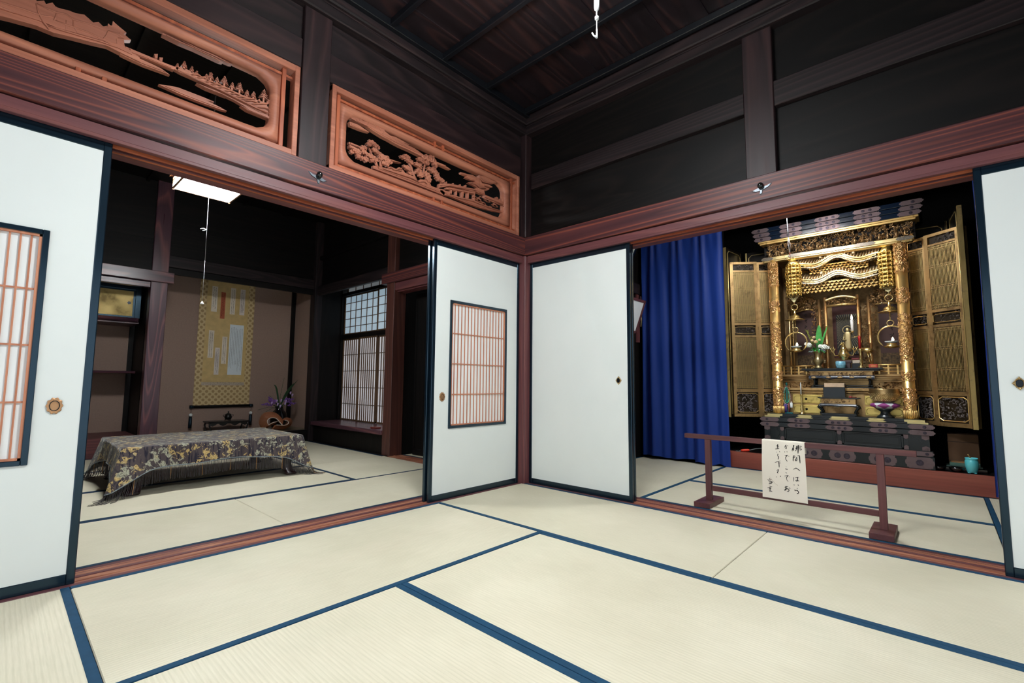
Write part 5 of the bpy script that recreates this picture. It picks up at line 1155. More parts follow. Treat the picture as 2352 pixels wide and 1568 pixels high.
# ---- front columns with relief
for s in (-1, 1):
    cx = CX+s*.492; cy = 2.175; b = MB()
    prof = [(.050, .551), (.050, .556), (.0445, .56)]
    b.lathe([(.047, .551), (.047, .62), (.0425, .624), (.0425, 2.062)], (cx, cy, 0), 28)
    for k in range(26): w = 2*pi*k/26; b.tube([(cx+.047*cos(w), cy+.047*sin(w), .552), (cx+.047*cos(w), cy+.047*sin(w), .622)], .0042, 5)
    c_ = mk('column', b, GO, A)
    r = random.Random(40+s)
    for (za, zb, n_) in ((.63, .80, 60), (.87, .95, 34), (1.02, 1.44, 130), (1.54, 1.66, 42), (1.80, 2.06, 90)):
        b = MB()
        for i in range(n_):
            w = r.uniform(-pi, .1) if s > 0 else r.uniform(-pi-.1, 0); z = r.uniform(za, zb); q = r.uniform(.010, .02); sw = r.choice((-1, 1)); a = r.uniform(0, 6.28)
            P = []
            for j in range(7):
                R_ = q*(1-.1*j); ang = w+R_*cos(a+sw*j*.75)/.044; P.append((cx+.0448*cos(ang), cy+.0448*sin(ang), min(max(z+R_*sin(a+sw*j*.75), za-.008), zb+.008)))
            b.tube(P, [.0026, .0036, .0038, .0036, .0032, .0028, .0034], 5)
        mk('relief', b, gold('relief_gold', (.74, .44, .20, 1), (.34, .16, .06, 1), .33, .5), c_)
# ---- beam, frieze, canopy
b = MB(); b.box(CX-.580, CX+.590, 2.128, 2.21, 2.062, 2.098, .005); b.box(CX-.57, CX+.58, 2.135, 2.21, 2.05, 2.064, .004)
be = mk('front_beam', b, GB, A)
for (xa, xb) in ((CX-.585, CX-.475), (CX-.35, CX-.18), (CX-.09, CX+.085), (CX+.17, CX+.335), (CX+.47, CX+.592)): mount(be, xa, xb, 2.064, 2.096, 2.1275, name='engraved_plate', mats=[plain('engraved_grey', srgb(128, 118, 106), .35, .7, .5, .5, 260)])
b = MB(); b.box(CX-.40, CX+.40, 2.214, 2.250, 2.0845, 2.0895); mk('lamp_holder', b, DRK, A)
b = MB(); b.tube([(CX-.38, 2.232, 2.075), (CX+.38, 2.232, 2.075)], .0085, 10); mk('lamp_tube', b, emis('altar_tube', (1, .93, .82, 1), 24.0), A)
b = MB(); carve(b, CX-.53, CX+.585, 2.105, 2.225, 2.165, 620, .021, 7, .035)
for i in range(19):
    x = CX-.51+i*.058; h = rnd.uniform(.05, .075); b.lathe([(.012, 0), (.009, h*.5), (.006, h*.7)], (x, 2.14, 2.105), 7); b.ball((x, 2.138, 2.105+h*.85), .0085, n=7, m=5)
    b.tube([(x-.012, 2.14, 2.105+h*.5), (x, 2.135, 2.105+h*.65), (x+.013, 2.138, 2.105+h*rnd.uniform(.3, .8))], .003, 5)
mk('carved_frieze', b, CARV, A)
b = MB(); b.box(CX-.57, CX+.60, 2.20, 2.3, 2.09, 2.24); mk('frieze_back', b, DRK, A)
b = MB(); b.box(CX-.590, CX+.61, 2.112, 2.3, 2.228, 2.246, .003); b.box(CX-.603, CX+.63, 2.102, 2.3, 2.244, 2.262, .003)
mk('gilt_moulding', b, GO, A)
can = MB(); todo = []
for i, (za, zb, yo, xo) in enumerate(((2.262, 2.303, .010, .618), (2.305, 2.346, .003, .627), (2.348, 2.390, -.004, .636))):
    can.box(CX-xo, CX+xo+.012, 2.10+yo-.01, 2.75, za, zb, .003); yy = 2.10+yo-.0105
    for (xa, xb, n_) in ((CX-.405, CX-.21, 2), (CX-.112, CX+.09, 3), (CX+.185, CX+.385, 2)): todo.append((xa, xb, za+.0012, zb-.0012, yy, n_, .25, .013, None))
    for s in (-1, 1):
        xe = CX+s*xo+(.012 if s > 0 else 0); todo.append((min(xe, xe-s*.14)-(.02 if s < 0 else 0), max(xe, xe-s*.14)+(.02 if s > 0 else 0), za+.0012, zb-.0012, yy, 1, 0, .013, xe-s*.05))
cn = mk('canopy', can, LQB, A)
for q_ in todo: mount(cn, *q_)
# ---- lattice doors
def door_leaf(P, Q, z0, z1, th, side, name='lattice_door', full=True):
    """leaf from P to Q (xy). local u along, n towards the viewer"""
    P = Vector(P); Q = Vector(Q); d = (Q-P); L_ = d.length; d.normalize(); n = Vector((-d.y, d.x))*side
    if n.y > 0: n = -n
    def V(u, o, z): p = P+d*u+n*o; return (p.x, p.y, z)
    def bar(b, u0, u1, o0, o1, za, zb):
        b.add([V(u, o, z) for u in (u0, u1) for o in (o0, o1) for z in (za, zb)], [(0, 1, 3, 2), (4, 6, 7, 5), (0, 4, 5, 1), (2, 3, 7, 6), (0, 2, 6, 4), (1, 5, 7, 3)])
    H = z1-z0; zz = lambda f: z0+H*f
    f = MB(); w = min(.030, L_*.14)
    bar(f, 0, w, 0, th, z0, z1); bar(f, L_-w, L_, 0, th, z0, z1)
    for (a, c) in ((0, .02), (.155, .175), (.505, .52), (.585, .60), (.935, .945), (.985, 1)): bar(f, w, L_-w, .001, th-.001, zz(a), zz(c))
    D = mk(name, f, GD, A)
    f = MB(); bar(f, w, L_-w, 0, .005, zz(.01), zz(.99)); mk('backing', f, plain('door_backing', srgb(44, 32, 16), .5, .2, .4, .3, 12), D)
    g = MB(); nb = max(7, int(round((L_-2*w)/.0098)))
    for (a, c) in ((.178, .503), (.602, .933)):
        for i in range(nb): u = w+(L_-2*w)*(i+.5)/nb; bar(g, u-.0022, u+.0022, th*.55, th*.85, zz(a), zz(c))
        for q in (.02, .06, .33, .36, .66, .69, .95, .985): za = zz(a+(c-a)*q); bar(g, w, L_-w, th*.75, th, za-.0018, za+.0018)
    mk('lattice', g, gold('lattice_gold', (.55, .39, .17, 1), (.24, .16, .07, 1), .4, .6), D)
    for (za, zb, nn, s_) in ((.947, .983, 26, .014), (.525, .58, 34, .011), (.03, .148, 90, .018)):
        tmp = MB(); carve(tmp, w+.008, L_-w-.008, zz(za), zz(zb), 0, nn, s_, int(za*1000)+int(P.x*100), .006)
        tmp.v = [V(p[0], th*.5-p[1], p[2]) for p in tmp.v]; mk('carved_insert', tmp, GREYC, D)
    o = MB(); m = (L_)/2; hh = (zz(.15)-zz(.02))
    pts = []
    for k in range(8):
        a = pi/8+k*pi/4; pts.append((m+(L_/2-w*.9)*(1 if cos(a) > 0 else -1)*(1 if abs(cos(a)) > .5 else .72), (zz(.088))+hh*.46*(1 if sin(a) > 0 else -1)*(1 if abs(sin(a)) > .5 else .78)))
    o.tube([V(p[0], th*.9, p[1]) for p in pts], .0045, 5, True, smooth=False); mk('inset_border', o, GO, D); o = MB()
    pts = [(m+(p[0]-m)*.95, zz(.5525)+(p[1]-zz(.088))*.36) for p in pts]; o.tube([V(p[0], th*.9, p[1]) for p in pts], .003, 5, True, smooth=False)
    mk('inset_border', o, GO, D)
    return D
def solid_leaf(P, Q, z0, z1, th, mats=None):
    P = Vector(P); Q = Vector(Q); f = MB(); f.obox(P, Q, th, z0, z1); D = mk('outer_door', f, plain('door_black', srgb(24, 20, 16), .3, .3, .6, .3, 8), A)
    g = MB(); d = (Q-P).normalized(); n = Vector((-d.y, d.x)); L_ = (Q-P).length
    def pt(u, o, z): p = P+d*u+n*o; return (p.x, p.y, z)
    for o in (-.002, th+.002):
        g.tube([pt(.03, o, z0+.03), pt(L_-.03, o, z0+.03), pt(L_-.03, o, z1-.06), pt(L_-.06, o, z1-.03), pt(.06, o, z1-.03), pt(.03, o, z1-.06)], .005, 5, True)
    g.obox(P+d*(-.002), P+d*.012, th+.001, z0-.001, z1+.001); g.obox(Q-d*.012, Q+d*.002, th+.001, z0-.001, z1+.001)
    mk('gilt_edge', g, gold('edge_gold', (.60, .44, .18, 1), (.28, .20, .12, 1), .35, .6), D); return D
for s in (-1, 1):
    X = lambda dx: CX+s*dx
    solid_leaf((X(.50), 2.42), (X(.80), 2.40), .50, 2.24, .028); solid_leaf((X(.885), 2.01), (X(.845), 2.37), .50, 2.245, .028)
    door_leaf((X(.875), 2.055), (X(.662), 2.215), .505, 2.088, .026, 1)
    door_leaf((X(.668), 2.245), (X(.535), 2.33), .507, 2.09, .024, 1)
    # folded second leaf just behind the splayed one
    solid_leaf((X(.905), 2.075), (X(.70), 2.235), .505, 2.088, .018)
# ---- interior: drawers and ledge
YD = 2.262
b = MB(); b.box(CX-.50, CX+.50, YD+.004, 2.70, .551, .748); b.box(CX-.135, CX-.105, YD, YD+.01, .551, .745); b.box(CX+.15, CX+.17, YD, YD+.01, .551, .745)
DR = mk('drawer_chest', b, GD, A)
GY = gold('drawer_gold', (.66, .50, .16, 1), (.30, .22, .06, 1), .36, .5)
for (xa, xb) in ((CX-.385, CX-.14), (CX+.178, CX+.445)):
    for (za, zb) in ((.558, .638), (.652, .735)):
        b = MB(); b.box(xa, xb, YD-.006, YD+.006, za, zb, .003)
        m, h, w = (xa+xb)/2, (zb-za)/2-.012, (xb-xa)/2-.012
        pts = [(m+sx*w*fx, (za+zb)/2+sz*h*fz) for (sx, sz, fx, fz) in ((1, 1, .86, 1), (1, 1, 1, .5), (1, -1, 1, .5), (1, -1, .86, 1), (-1, -1, .86, 1), (-1, -1, 1, .5), (-1, 1, 1, .5), (-1, 1, .86, 1))]
        b.tube([(p[0], YD-.007, p[1]) for p in pts], .0028, 5, True)
        d_ = mk('drawer', b, GY, A)
        b = MB(); b.lathe([(.011, 0), (.011, -.003), (.005, -.005), (.005, -.012), (0.001, -.013)], (m-.01, YD-.006, (za+zb)/2), 12, True, 'y'); mk('knob', b, M['iron'], d_)
b = MB(); b.box(CX-.46, CX+.46, YD-.012, 2.5, .748, .774, .008); b.box(CX-.47, CX+.47, YD-.022, 2.5, .772, .800, .005)
mk('ledge', b, GD, A)
# stepped side plinths, upper floor, railings
b = MB(); b.box(CX-.52, CX+.52, 2.44, 2.7, .80, .86); b.box(CX-.52, CX+.52, 2.42, 2.7, .858, .874, .003); b.box(CX-.52, CX+.52, 2.40, 2.7, .888, .906, .003); b.box(CX-.52, CX+.52, 2.38, 2.7, .906, .93, .004); b.box(CX-.52, CX+.52, 2.43, 2.7, .87, .89)
mk('upper_floor', b, GD, A)
for s_, q_ in ((-1, 77), (1, 78)):
    b = MB(); xa, xb = sorted((CX+s_*.25, CX+s_*.48)); carve(b, xa, xb, .80, .856, 2.44, 50, .014, q_); mk('carved_panel', b, CARV, A)
for s in (-1, 1):
    b = MB(); xa, xb = sorted((CX+s*.20, CX+s*.50))
    for z_, r_ in ((1.015, .0075), (.985, .005), (.955, .005)): b.tube([(xa, 2.40, z_), (xb, 2.40, z_)], r_, 6)
    for k in range(5): x = xa+(xb-xa)*(k+.3)/4.6; b.box(x-.006, x+.006, 2.394, 2.406, .93, 1.01)
    P = [(CX+s*.255+s*.03*j/6*-1+s*.018*cos(j*.9), 2.385, .955+.012*sin(j*.9)+.005*j) for j in range(9)]; b.tube(P, .006, 6)
    mk('railing', b, GO, A)
# ---- central shrine
for dx in (-.176, -.112, .148, .222):
    b = MB(); front = abs(dx) < .16; yy = 2.47 if front else 2.55
    b.lathe([(.018, .93), (.018, .945), (.0135, .95), (.0135, 1.22), (.0155, 1.222), (.0155, 1.235), (.0135, 1.237), (.0135, 1.40), (.0155, 1.402), (.0155, 1.415), (.0135, 1.417), (.0135, 1.69)], (CX+dx, yy, 0), 14); mk('shrine_pillar', b, gold('pillar_gold', (.78, .46, .20, 1), (.34, .17, .07, 1), .3, .5), A)
def arch(b, xa, xb, z0, rise, y0, y1, th, n=28, flare=.02):
    """undulating gable roof edge: swept curve extruded in depth"""
    T_ = []; B_ = []
    for i in range(n+1):
        q = i/n*2-1; z = z0+rise*math.exp(-(q/.30)**2)-rise*.25*math.exp(-((abs(q)-.55)/.22)**2)+flare*max(0, abs(q)-.6)**1.5*2.5
        x = xa+(xb-xa)*i/n; T_.append((x, z+th)); B_.append((x, z))
    for i in range(n):
        (xa_, t0), (xb_, t1) = T_[i], T_[i+1]; (_, b0), (_, b1) = B_[i], B_[i+1]
        b.add([(xa_, y0, b0), (xb_, y0, b1), (xb_, y0, t1), (xa_, y0, t0), (xa_, y1, b0+.09), (xb_, y1, b1+.09), (xb_, y1, t1+.09), (xa_, y1, t0+.09)], [(0, 1, 2, 3), (4, 7, 6, 5), (3, 2, 6, 7), (0, 4, 5, 1), (0, 3, 7, 4), (1, 5, 6, 2)])
    return T_
def roof(z0, rise, xa, xb, y0):
    b = MB(); T_ = arch(b, xa, xb, z0, rise, y0, y0+.17, .012); arch(b, xa+.02, xb-.02, z0-.016, rise, y0+.012, y0+.15, .014); arch(b, xa+.05, xb-.05, z0-.030, rise*.95, y0+.022, y0+.12, .012)
    r_ = mk('shrine_roof', b, GB, A)
    b = MB()
    for i in range(len(T_)):
        x, z = T_[i]; b.tube([(x, y0-.004, z+.004), (x, y0+.16, z+.09)], .0045, 5)
    for i in range(0, 2*len(T_)):
        q = i/(2*len(T_)-1)*(len(T_)-1); k = min(int(q), len(T_)-2); f = q-k; x = T_[k][0]+(T_[k+1][0]-T_[k][0])*f; z = T_[k][1]+(T_[k+1][1]-T_[k][1])*f
        b.box(x-.004, x+.004, y0+.004, y0+.1, z-.047, z-.038)
    for s in (-.33, .33):
        x = (xa+xb)/2+s*(xb-xa)*.62; b.lathe([(.012, 0), (.014, .012), (.006, .025), (.003, .04)], (x, y0+.05, z0+.05), 8)
    mk('roof_ribs', b, gold('tile_gold', (.86, .74, .56, 1), (.46, .30, .16, 1), .32, .4), r_)
roof(1.862, .052, CX-.31, CX+.335, 2.34)
roof(2.022, .060, CX-.31, CX+.335, 2.335)
def brackets(za, zb, xa, xb, y, rows, cols, name, seed):
    b = MB(); r = random.Random(seed)
    for i in range(rows):
        for j in range(cols):
            x = xa+(xb-xa)*(j+.5*(i % 2)+.25)/cols; z = za+(zb-za)*(i+.5)/rows; w = (xb-xa)/cols*.36; h = (zb-za)/rows*.36; yy = y-.012*i
            b.box(x-w, x+w, yy-.02, yy+.02, z, z+h, .002); b.box(x-w*.55, x+w*.55, yy-.032, yy+.01, z-h*.9, z, .002); b.ball((x, yy-.036, z+h*.4), w*.32, n=6, m=4)
    for i in range(rows): z = za+(zb-za)*(i+.96)/rows; b.box(xa, xb, y-.012*i-.012, y+.03, z-.004, z+.003)
    return mk(name, b, GO, A)
brackets(1.735, 1.835, CX-.29, CX+.31, 2.44, 4, 17, 'bracket_tier', 1); brackets(1.925, 2.005, CX-.22, CX+.25, 2.44, 4, 15, 'bracket_tier', 2)
for q_ in ((CX-.08, CX+.10, 1.868, 1.90, 2.40, 30, .014, 51), (CX-.07, CX+.09, 2.03, 2.065, 2.40, 30, .014, 52), (CX-.3, CX+.32, 1.835, 1.85, 2.42, 50, .012, 53), (CX-.3, CX+.32, 1.90, 1.93, 2.46, 60, .014, 54), (CX-.47, CX-.26, 1.66, 2.05, 2.56, 170, .022, 55), (CX+.28, CX+.49, 1.66, 2.05, 2.56, 170, .022, 56)):
    b = MB(); carve(b, *q_); mk('gilt_carving', b, GO, A)
for q_ in ((CX-.45, CX-.19, 1.60, 1.73, 2.54, 170, .019, 61), (CX+.235, CX+.47, 1.60, 1.73, 2.54, 150, .019, 62), (CX-.165, CX-.12, 1.02, 1.62, 2.56, 110, .015, 63), (CX+.16, CX+.215, 1.02, 1.62, 2.56, 130, .015, 64), (CX-.245, CX-.195, 1.3, 1.6, 2.55, 60, .015, 65), (CX+.235, CX+.28, 1.28, 1.6, 2.55, 60, .015, 66), (CX-.45, CX-.42, 1.2, 1.6, 2.56, 40, .012, 67)):
    b = MB(); carve(b, *q_); mk('pierced_carving', b, CARV, A)
b = MB()
P = [(CX-.11+.255*i/20, 1.655+.03*sin(pi*i/20)) for i in range(21)]
for P_, r_ in (([(p[0], 2.45, p[1]) for p in P], .012), ([(CX-.10, 2.455, 1.60), (CX+.03, 2.455, 1.606), (CX+.14, 2.455, 1.60)], .012), ([(CX-.40, 2.55, 1.575), (CX-.3, 2.55, 1.60), (CX-.23, 2.55, 1.592)], .009), ([(CX+.26, 2.55, 1.592), (CX+.34, 2.55, 1.60), (CX+.46, 2.55, 1.585)], .009), ([(CX-.445, 2.55, .93), (CX-.445, 2.55, 1.7)], .011), ([(CX-.425, 2.6, .93), (CX-.425, 2.6, 1.7)], .009)):
    b = MB(); b.tube(P_, r_, 7); mk('arched_beam' if abs(P_[0][2]-P_[-1][2]) < .1 else 'shrine_pillar', b, GB, A)

b = MB(); carve(b, CX-.09, CX+.13, 1.61, 1.66, 2.46, 60, .014, 71); mk('carved_lintel', b, CARV, A)
# ---- scrolls inside (central image with rays, side panels)
b = MB(); b.box(CX-.085, CX+.145, 2.664, 2.668, 1.10, 1.62)
t2 = thing('altar_scroll', (CX+.03, 2.66, 1.1), 'dark picture scroll with golden standing figure and rays in the altar centre', 'scroll')
mk('mount', b, plain('scroll_red_brown', srgb(70, 34, 30), .6, 0, .3, .25, 40), t2)
b = MB(); b.box(CX-.055, CX+.115, 2.655, 2.665, 1.13, 1.53); mk('picture', b, plain('scroll_black', srgb(24, 22, 22), .5, 0, .4), t2)
b = MB(); hx, hz = CX+.035, 1.375
for k in range(56):
    w = 2*pi*k/56
    ex = .085/max(abs(cos(w)), 1e-3); ez = ((.155 if sin(w) > 0 else .24)/max(abs(sin(w)), 1e-3)); R_ = min(ex, ez); w2 = .012
    b.add([(hx+.045*cos(w-w2*.3), 2.6535, hz+.045*sin(w-w2*.3)), (hx+R_*cos(w-w2), 2.6535, hz+R_*sin(w-w2)), (hx+R_*cos(w+w2), 2.6535, hz+R_*sin(w+w2)), (hx+.045*cos(w+w2*.3), 2.6535, hz+.045*sin(w+w2*.3))], [(0, 1, 2, 3)])
mk('rays', b, plain('ray_gold', srgb(140, 128, 96), .4, .5, .5), t2)
b = MB(); b.tube([(hx+.038*cos(2*pi*k/28), 2.652, hz+.038*sin(2*pi*k/28)) for k in range(28)], .005, 6, True); b.ball((hx, 2.65, hz), .017, .008, .021, 12, 8)
b.lathe([(.028, 1.16), (.03, 1.2), (.025, 1.28), (.028, 1.33), (.02, 1.352), (.008, 1.36)], (hx, 2.652, 0), 14, True, 'z', 1, .25); b.tube([(hx-.026, 2.648, 1.335), (hx-.036, 2.645, 1.28), (hx-.012, 2.64, 1.27)], .007, 6); b.tube([(hx+.026, 2.648, 1.335), (hx+.034, 2.645, 1.36), (hx+.02, 2.64, 1.375)], .006, 6)
mk('figure', b, gold('figure_gold', (.58, .46, .24, 1), (.36, .27, .13, 1), .4), t2)
for s, xa, xb, lab in ((-1, CX-.405, CX-.225, 'brown side scroll on the left inside the altar'), (1, CX+.285, CX+.465, 'brown side scroll on the right inside the altar')):
    t2 = thing('side_scroll', ((xa+xb)/2, 2.66, 1.04), lab, 'scroll')
    b = MB(); b.box(xa, xb, 2.658, 2.662, 1.13, 1.60); mk('paper', b, plain('scroll_brown', srgb(82, 58, 54), .6, 0, .3, .12, 6), t2)
    b = MB(); b.box(xa, xb, 2.656, 2.663, 1.03, 1.135); mk('brocade', b, plain('scroll_brocade', srgb(88, 68, 44), .6, 0, .3, .7, 70), t2)
    b = MB(); scr = random.Random(9+s)
    xm = (xa+xb)/2; z = 1.57
    while z > 1.2:
        b.tube([(xm+scr.uniform(-.014, .014), 2.6575, z-.012*j) for j in range(4)], .0028, 4, caps=False); b.tube([(xm+scr.uniform(-.016, 0), 2.6575, z-.015), (xm+scr.uniform(0, .016), 2.6575, z-.01)], .0024, 4, caps=False); z -= .062
    mk('lettering', b, ink, t2)

# =================================================================== THINGS IN AND ON THE ALTAR
# hanging tiered ornaments
def lotus_ornament(cx, cy, z1, z0, r, lab):
    t = thing('lotus_ornament', (cx, cy, z0), lab, 'hanging ornament', 'tiered golden ornaments')
    b = MB(); n = 9; b.tube([(cx, cy, z1+.05), (cx, cy, z0)], .012, 6)
    b.lathe([(.02, z1+.04), (r*.7, z1), (r*.9, z1-.02), (r*.8, z1-.024)], (cx, cy, 0), 18)
    for i in range(n):
        z = z1-.02-(z1-z0-.03)*i/(n-1); R_ = r*(1.06 if i == 2 else .92+.05*(i % 2))
        pts = []
        for k in range(48): q = 1+.07*cos(12*2*pi*k/48); pts.append((R_*q, 2*pi*k/48))
        b.sheet([[(cx+p*cos(w)*f, cy+p*sin(w)*f, z+dz) for f, dz in ((.45, .02), (.85, .010), (1, -.004), (.94, -.018), (.6, -.004))] for p, w in pts], True, True)
        for k in range(12):
            w = 2*pi*k/12; b.ball((cx+R_*.97*cos(w), cy+R_*.97*sin(w), z-.022), .0055, .0055, .008, 6, 4)
    for k in range(14): w = 2*pi*k/14; b.tube([(cx+r*.85*cos(w), cy+r*.85*sin(w), z0+.03), (cx+r*.85*cos(w), cy+r*.85*sin(w), z0-.005)], [.003, .005], 5)
    mk('tiers', b, gold('tier_gold', (.88, .62, .20, 1), (.42, .26, .06, 1), .28, .4), t)
    return t
lotus_ornament(CX-.342, 2.30, 2.04, 1.725, .070, 'tiered golden hanging ornament at the left altar column')
lotus_ornament(CX+.396, 2.30, 2.04, 1.715, .070, 'tiered golden hanging ornament at the right altar column')
BR = gold('polished_brass', (.78, .58, .24, 1), (.5, .34, .12, 1), .16, .2)
def oil_lamp(cx, cy, zt, zb, lab):
    t = thing('hanging_oil_lamp', (cx, cy, zb), lab, 'hanging oil lamp', 'brass oil lamps')
    b = MB()
    for R_ in (.038, .027): b.tube([(cx+R_*cos(2*pi*k/24), cy, zt+.055+R_*sin(2*pi*k/24)) for k in range(24)], .0042, 5, True)
    for k in range(6): w = 2*pi*k/6; b.tube([(cx, cy, zt+.055), (cx+.028*cos(w), cy, zt+.055+.028*sin(w))], .003, 4)
    b.prism([(cx-.022, zt+.012), (cx+.022, zt+.012), (cx, zt-.012)], 'y', cy-.002, cy+.002); mk('medallion', b, gold('medallion_brass', (.52, .46, .26, 1), (.34, .28, .14, 1), .4), t)
    zp = zt-.185
    b = MB(); b.tube([(cx+.028*cos(2*pi*k/20), cy, zt-.06+.028*sin(2*pi*k/20)) for k in range(20)], .0045, 6, True); b.tube([(cx, cy, zt-.012), (cx, cy, zt-.032)], .003, 5)
    b.tube([(cx, cy, zp), (cx, cy, zp-.075)], .004, 6); zr = zp-.10; b.tube([(cx+.024*cos(2*pi*k/20), cy, zr+.024*sin(2*pi*k/20)) for k in range(20)], .0042, 6, True); mk('rings', b, BR, t)
    b = MB(); b.lathe([(.085, zp-.004), (.086, zp), (.05, zp+.010), (.044, zp+.032), (.03, zp+.045), (.012, zp+.052), (.012, zp+.075), (.007, zp+.09), (0.002, zp+.096)], (cx, cy, 0), 30); mk('smoke_canopy', b, BR, t)
    zc = zr-.024; R_ = .094; b = MB()
    P = [(cx+R_*sin(a)*1.0, cy, zc-.10+R_*cos(a)*1.05) for a in [radians(-140+280*k/30) for k in range(31)]]; P = [(P[0][0]-.008, cy, P[0][2]+.014)]+P+[(P[-1][0]+.008, cy, P[-1][2]+.014)]
    b.tube(P, [.002, .004]+[.0065]*29+[.004, .002], 7); mk('hoop', b, BR, t)
    zd = zc-.10-R_*.86
    b = MB(); b.lathe([(.02, zd-.018), (.05, zd-.012), (.058, zd), (.036, zd+.004), (.036, zd+.018), (.04, zd+.022), (.03, zd+.022), (0.001, zd+.014)], (cx, cy, 0), 26); mk('dish', b, BR, t)
    b = MB(); b.lathe([(.02, zd+.024), (.046, zd+.036), (.048, zd+.042), (.043, zd+.041), (0.001, zd+.032)], (cx, cy, 0), 24); mk('oil_saucer', b, M['white'], t)
    b = MB(); b.lathe([(.0015, zd+.038), (.008, zd+.046), (.010, zd+.055), (.006, zd+.068), (0.0005, zd+.078)], (cx+.010, cy-.01, 0), 10); mk('flame', b, FL, t)
    return t
FL = emis('flame', (1.0, .72, .40, 1), 16.0)
oil_lamp(CX-.344, 2.295, 1.655, 1.15, 'hanging brass oil lamp with hoop and lit wick on the left side of the altar')
oil_lamp(CX+.390, 2.295, 1.665, 1.15, 'hanging brass oil lamp with hoop and lit wick on the right side of the altar')
# front table of the altar
t = thing('offering_table', (CX, 2.36, .80), 'black offering table with gilt carving in the altar carrying vase and burners', 'table')
b = MB(); b.box(1.600, 2.225, 2.285, 2.425, .970, .986, .003); b.box(1.63, 2.20, 2.29, 2.42, .958, .971, .003); mk('table_top', b, LQ, t)
b = MB(); b.box(1.672, 2.150, 2.296, 2.41, .920, .960); b.box(1.66, 2.162, 2.292, 2.41, .950, .960, .002); mk('gilt_band', b, GD, t)
b = MB(); carve(b, 1.72, 2.10, .924, .946, 2.296, 60, .012, 91, .004); mk('carving', b, plain('faded_carving', srgb(150, 122, 90), .5, .4, .5, .3, 40), t)
b = MB(); G = []
for i in range(31):
    q = i/30; x = 1.660+.505*q; lo = .878+.012*abs(sin(q*pi*3)) ; G.append([(x, 2.298, .918), (x, 2.278, .912), (x, 2.270, .898), (x, 2.280, lo)])
b.sheet(G)
b.box(1.665, 2.16, 2.30, 2.41, .905, .92); mk('apron', b, LQB, t)
b = MB()
for xx in (1.70, 1.82, 1.91, 2.0, 2.125): b.ball((xx, 2.272, .90), .022, .006, .009, 8, 5)
mk('gilt_flowers', b, plain('flower_gilt', srgb(190, 160, 116), .4, .4, .5), t)
b = MB(); b.box(1.675, 2.155, 2.285, 2.41, .80, .812, .002); b.box(1.685, 2.145, 2.30, 2.40, .82, .828)
mk('lower_frame', b, LQ, t)
for xx in (1.70, 2.125):
    for yy in (2.31, 2.39): b = MB(); b.tube([(xx, yy, .91), (xx*1.002, yy, .86), (xx, yy, .81)], [.016, .010, .014], 7); mk('leg', b, LQ, t)
ZT = .986
# flower vase on the offering table
t = thing('bronze_vase', (1.735, 2.335, ZT), 'bronze vase with white chrysanthemums and a tall leaf in the altar', 'vase of flowers')
OLD = gold('old_bronze', (.40, .32, .17, 1), (.17, .13, .07, 1), .3, .5)
b = MB(); b.lathe([(.036, 0), (.04, .008), (.026, .02), (.022, .032), (.036, .05), (.046, .075), (.038, .095), (.029, .11), (.031, .14), (.046, .165), (.052, .168), (.044, .160), (.02, .14)], (1.735, 2.335, ZT), 22)
for s in (-1, 1): b.tube([(1.735+s*.04, 2.335, ZT+.07), (1.735+s*.056, 2.335, ZT+.075), (1.735+s*.055, 2.335, ZT+.055), (1.735+s*.045, 2.335, ZT+.05)], .005, 6)
mk('vase', b, OLD, t)
zf = ZT+.155; b = MB(); gx = 1.735
LF = plain('fresh_green', srgb(70, 158, 72), .45, 0, .4, .3, 20)
blade(b, (gx+.01, 2.33, zf), (gx+.022, 2.33, zf+.27), .025, .02, 10, (1, 0, 0)); blade(b, (gx+.015, 2.33, zf), (gx+.095, 2.33, zf+.26), .008, .02, 8, (1, 0, 0)); blade(b, (gx, 2.33, zf), (gx+.05, 2.32, zf+.15), .014, .02, 8, (1, 0, 0))
r = random.Random(14)
for k in range(26): a = r.uniform(0, 6.28); blade(b, (gx+.02*cos(a), 2.33+.02*sin(a), zf), (gx+r.uniform(.06, .11)*cos(a), 2.33+.08*sin(a), zf+r.uniform(-.02, .06)), .010, .02, 6, (-sin(a), cos(a), 0))
mk('leaves', b, LF, t)
b = MB(); b.tube([(gx, 2.335, zf), (gx-.05, 2.335, zf+.10), (gx-.085, 2.335, zf+.22)], .003, 5)
for k in range(40): q = .35+.65*k/40; a = r.uniform(-1, 1); c0 = (gx-.085*q, 2.335, zf+.22*q); b.tube([c0, (c0[0]+.016*a, 2.335+r.uniform(-.01, .01), c0[2]+.014)], .002, 4)
mk('fern_sprig', b, plain('fern', srgb(130, 138, 48), .6), t)
def mum(b, c, R_):
    for k in range(46):
        th_ = math.acos(1-1.6*(k+.5)/46); ph = k*2.399; d = Vector((sin(th_)*cos(ph), sin(th_)*sin(ph), cos(th_))); c2 = Vector(c)+d*R_*.75; b.ball(c2, R_*.26, n=5, m=4)
    b.ball(c, R_*.7, n=8, m=6)
b = MB(); mum(b, (gx-.068, 2.31, zf+.07), .028); mum(b, (gx+.058, 2.305, zf+.045), .03); mum(b, (gx+.03, 2.30, zf+.055), .022); mum(b, (gx+.085, 2.32, zf+.04), .02); mum(b, (gx-.09, 2.32, zf+.085), .018); mk('white_blossoms', b, plain('mum_white', srgb(246, 244, 236), .7, 0, .2, .04), t)
b = MB(); mum(b, (gx-.005, 2.29, zf+.10), .018); mum(b, (gx-.02, 2.3, zf+.145), .015); mum(b, (gx-.035, 2.3, zf+.115), .013); mum(b, (gx+.025, 2.3, zf+.118), .012); mk('cream_blossoms', b, plain('mum_cream', srgb(236, 206, 160), .7, 0, .2, .05), t)
b = MB()
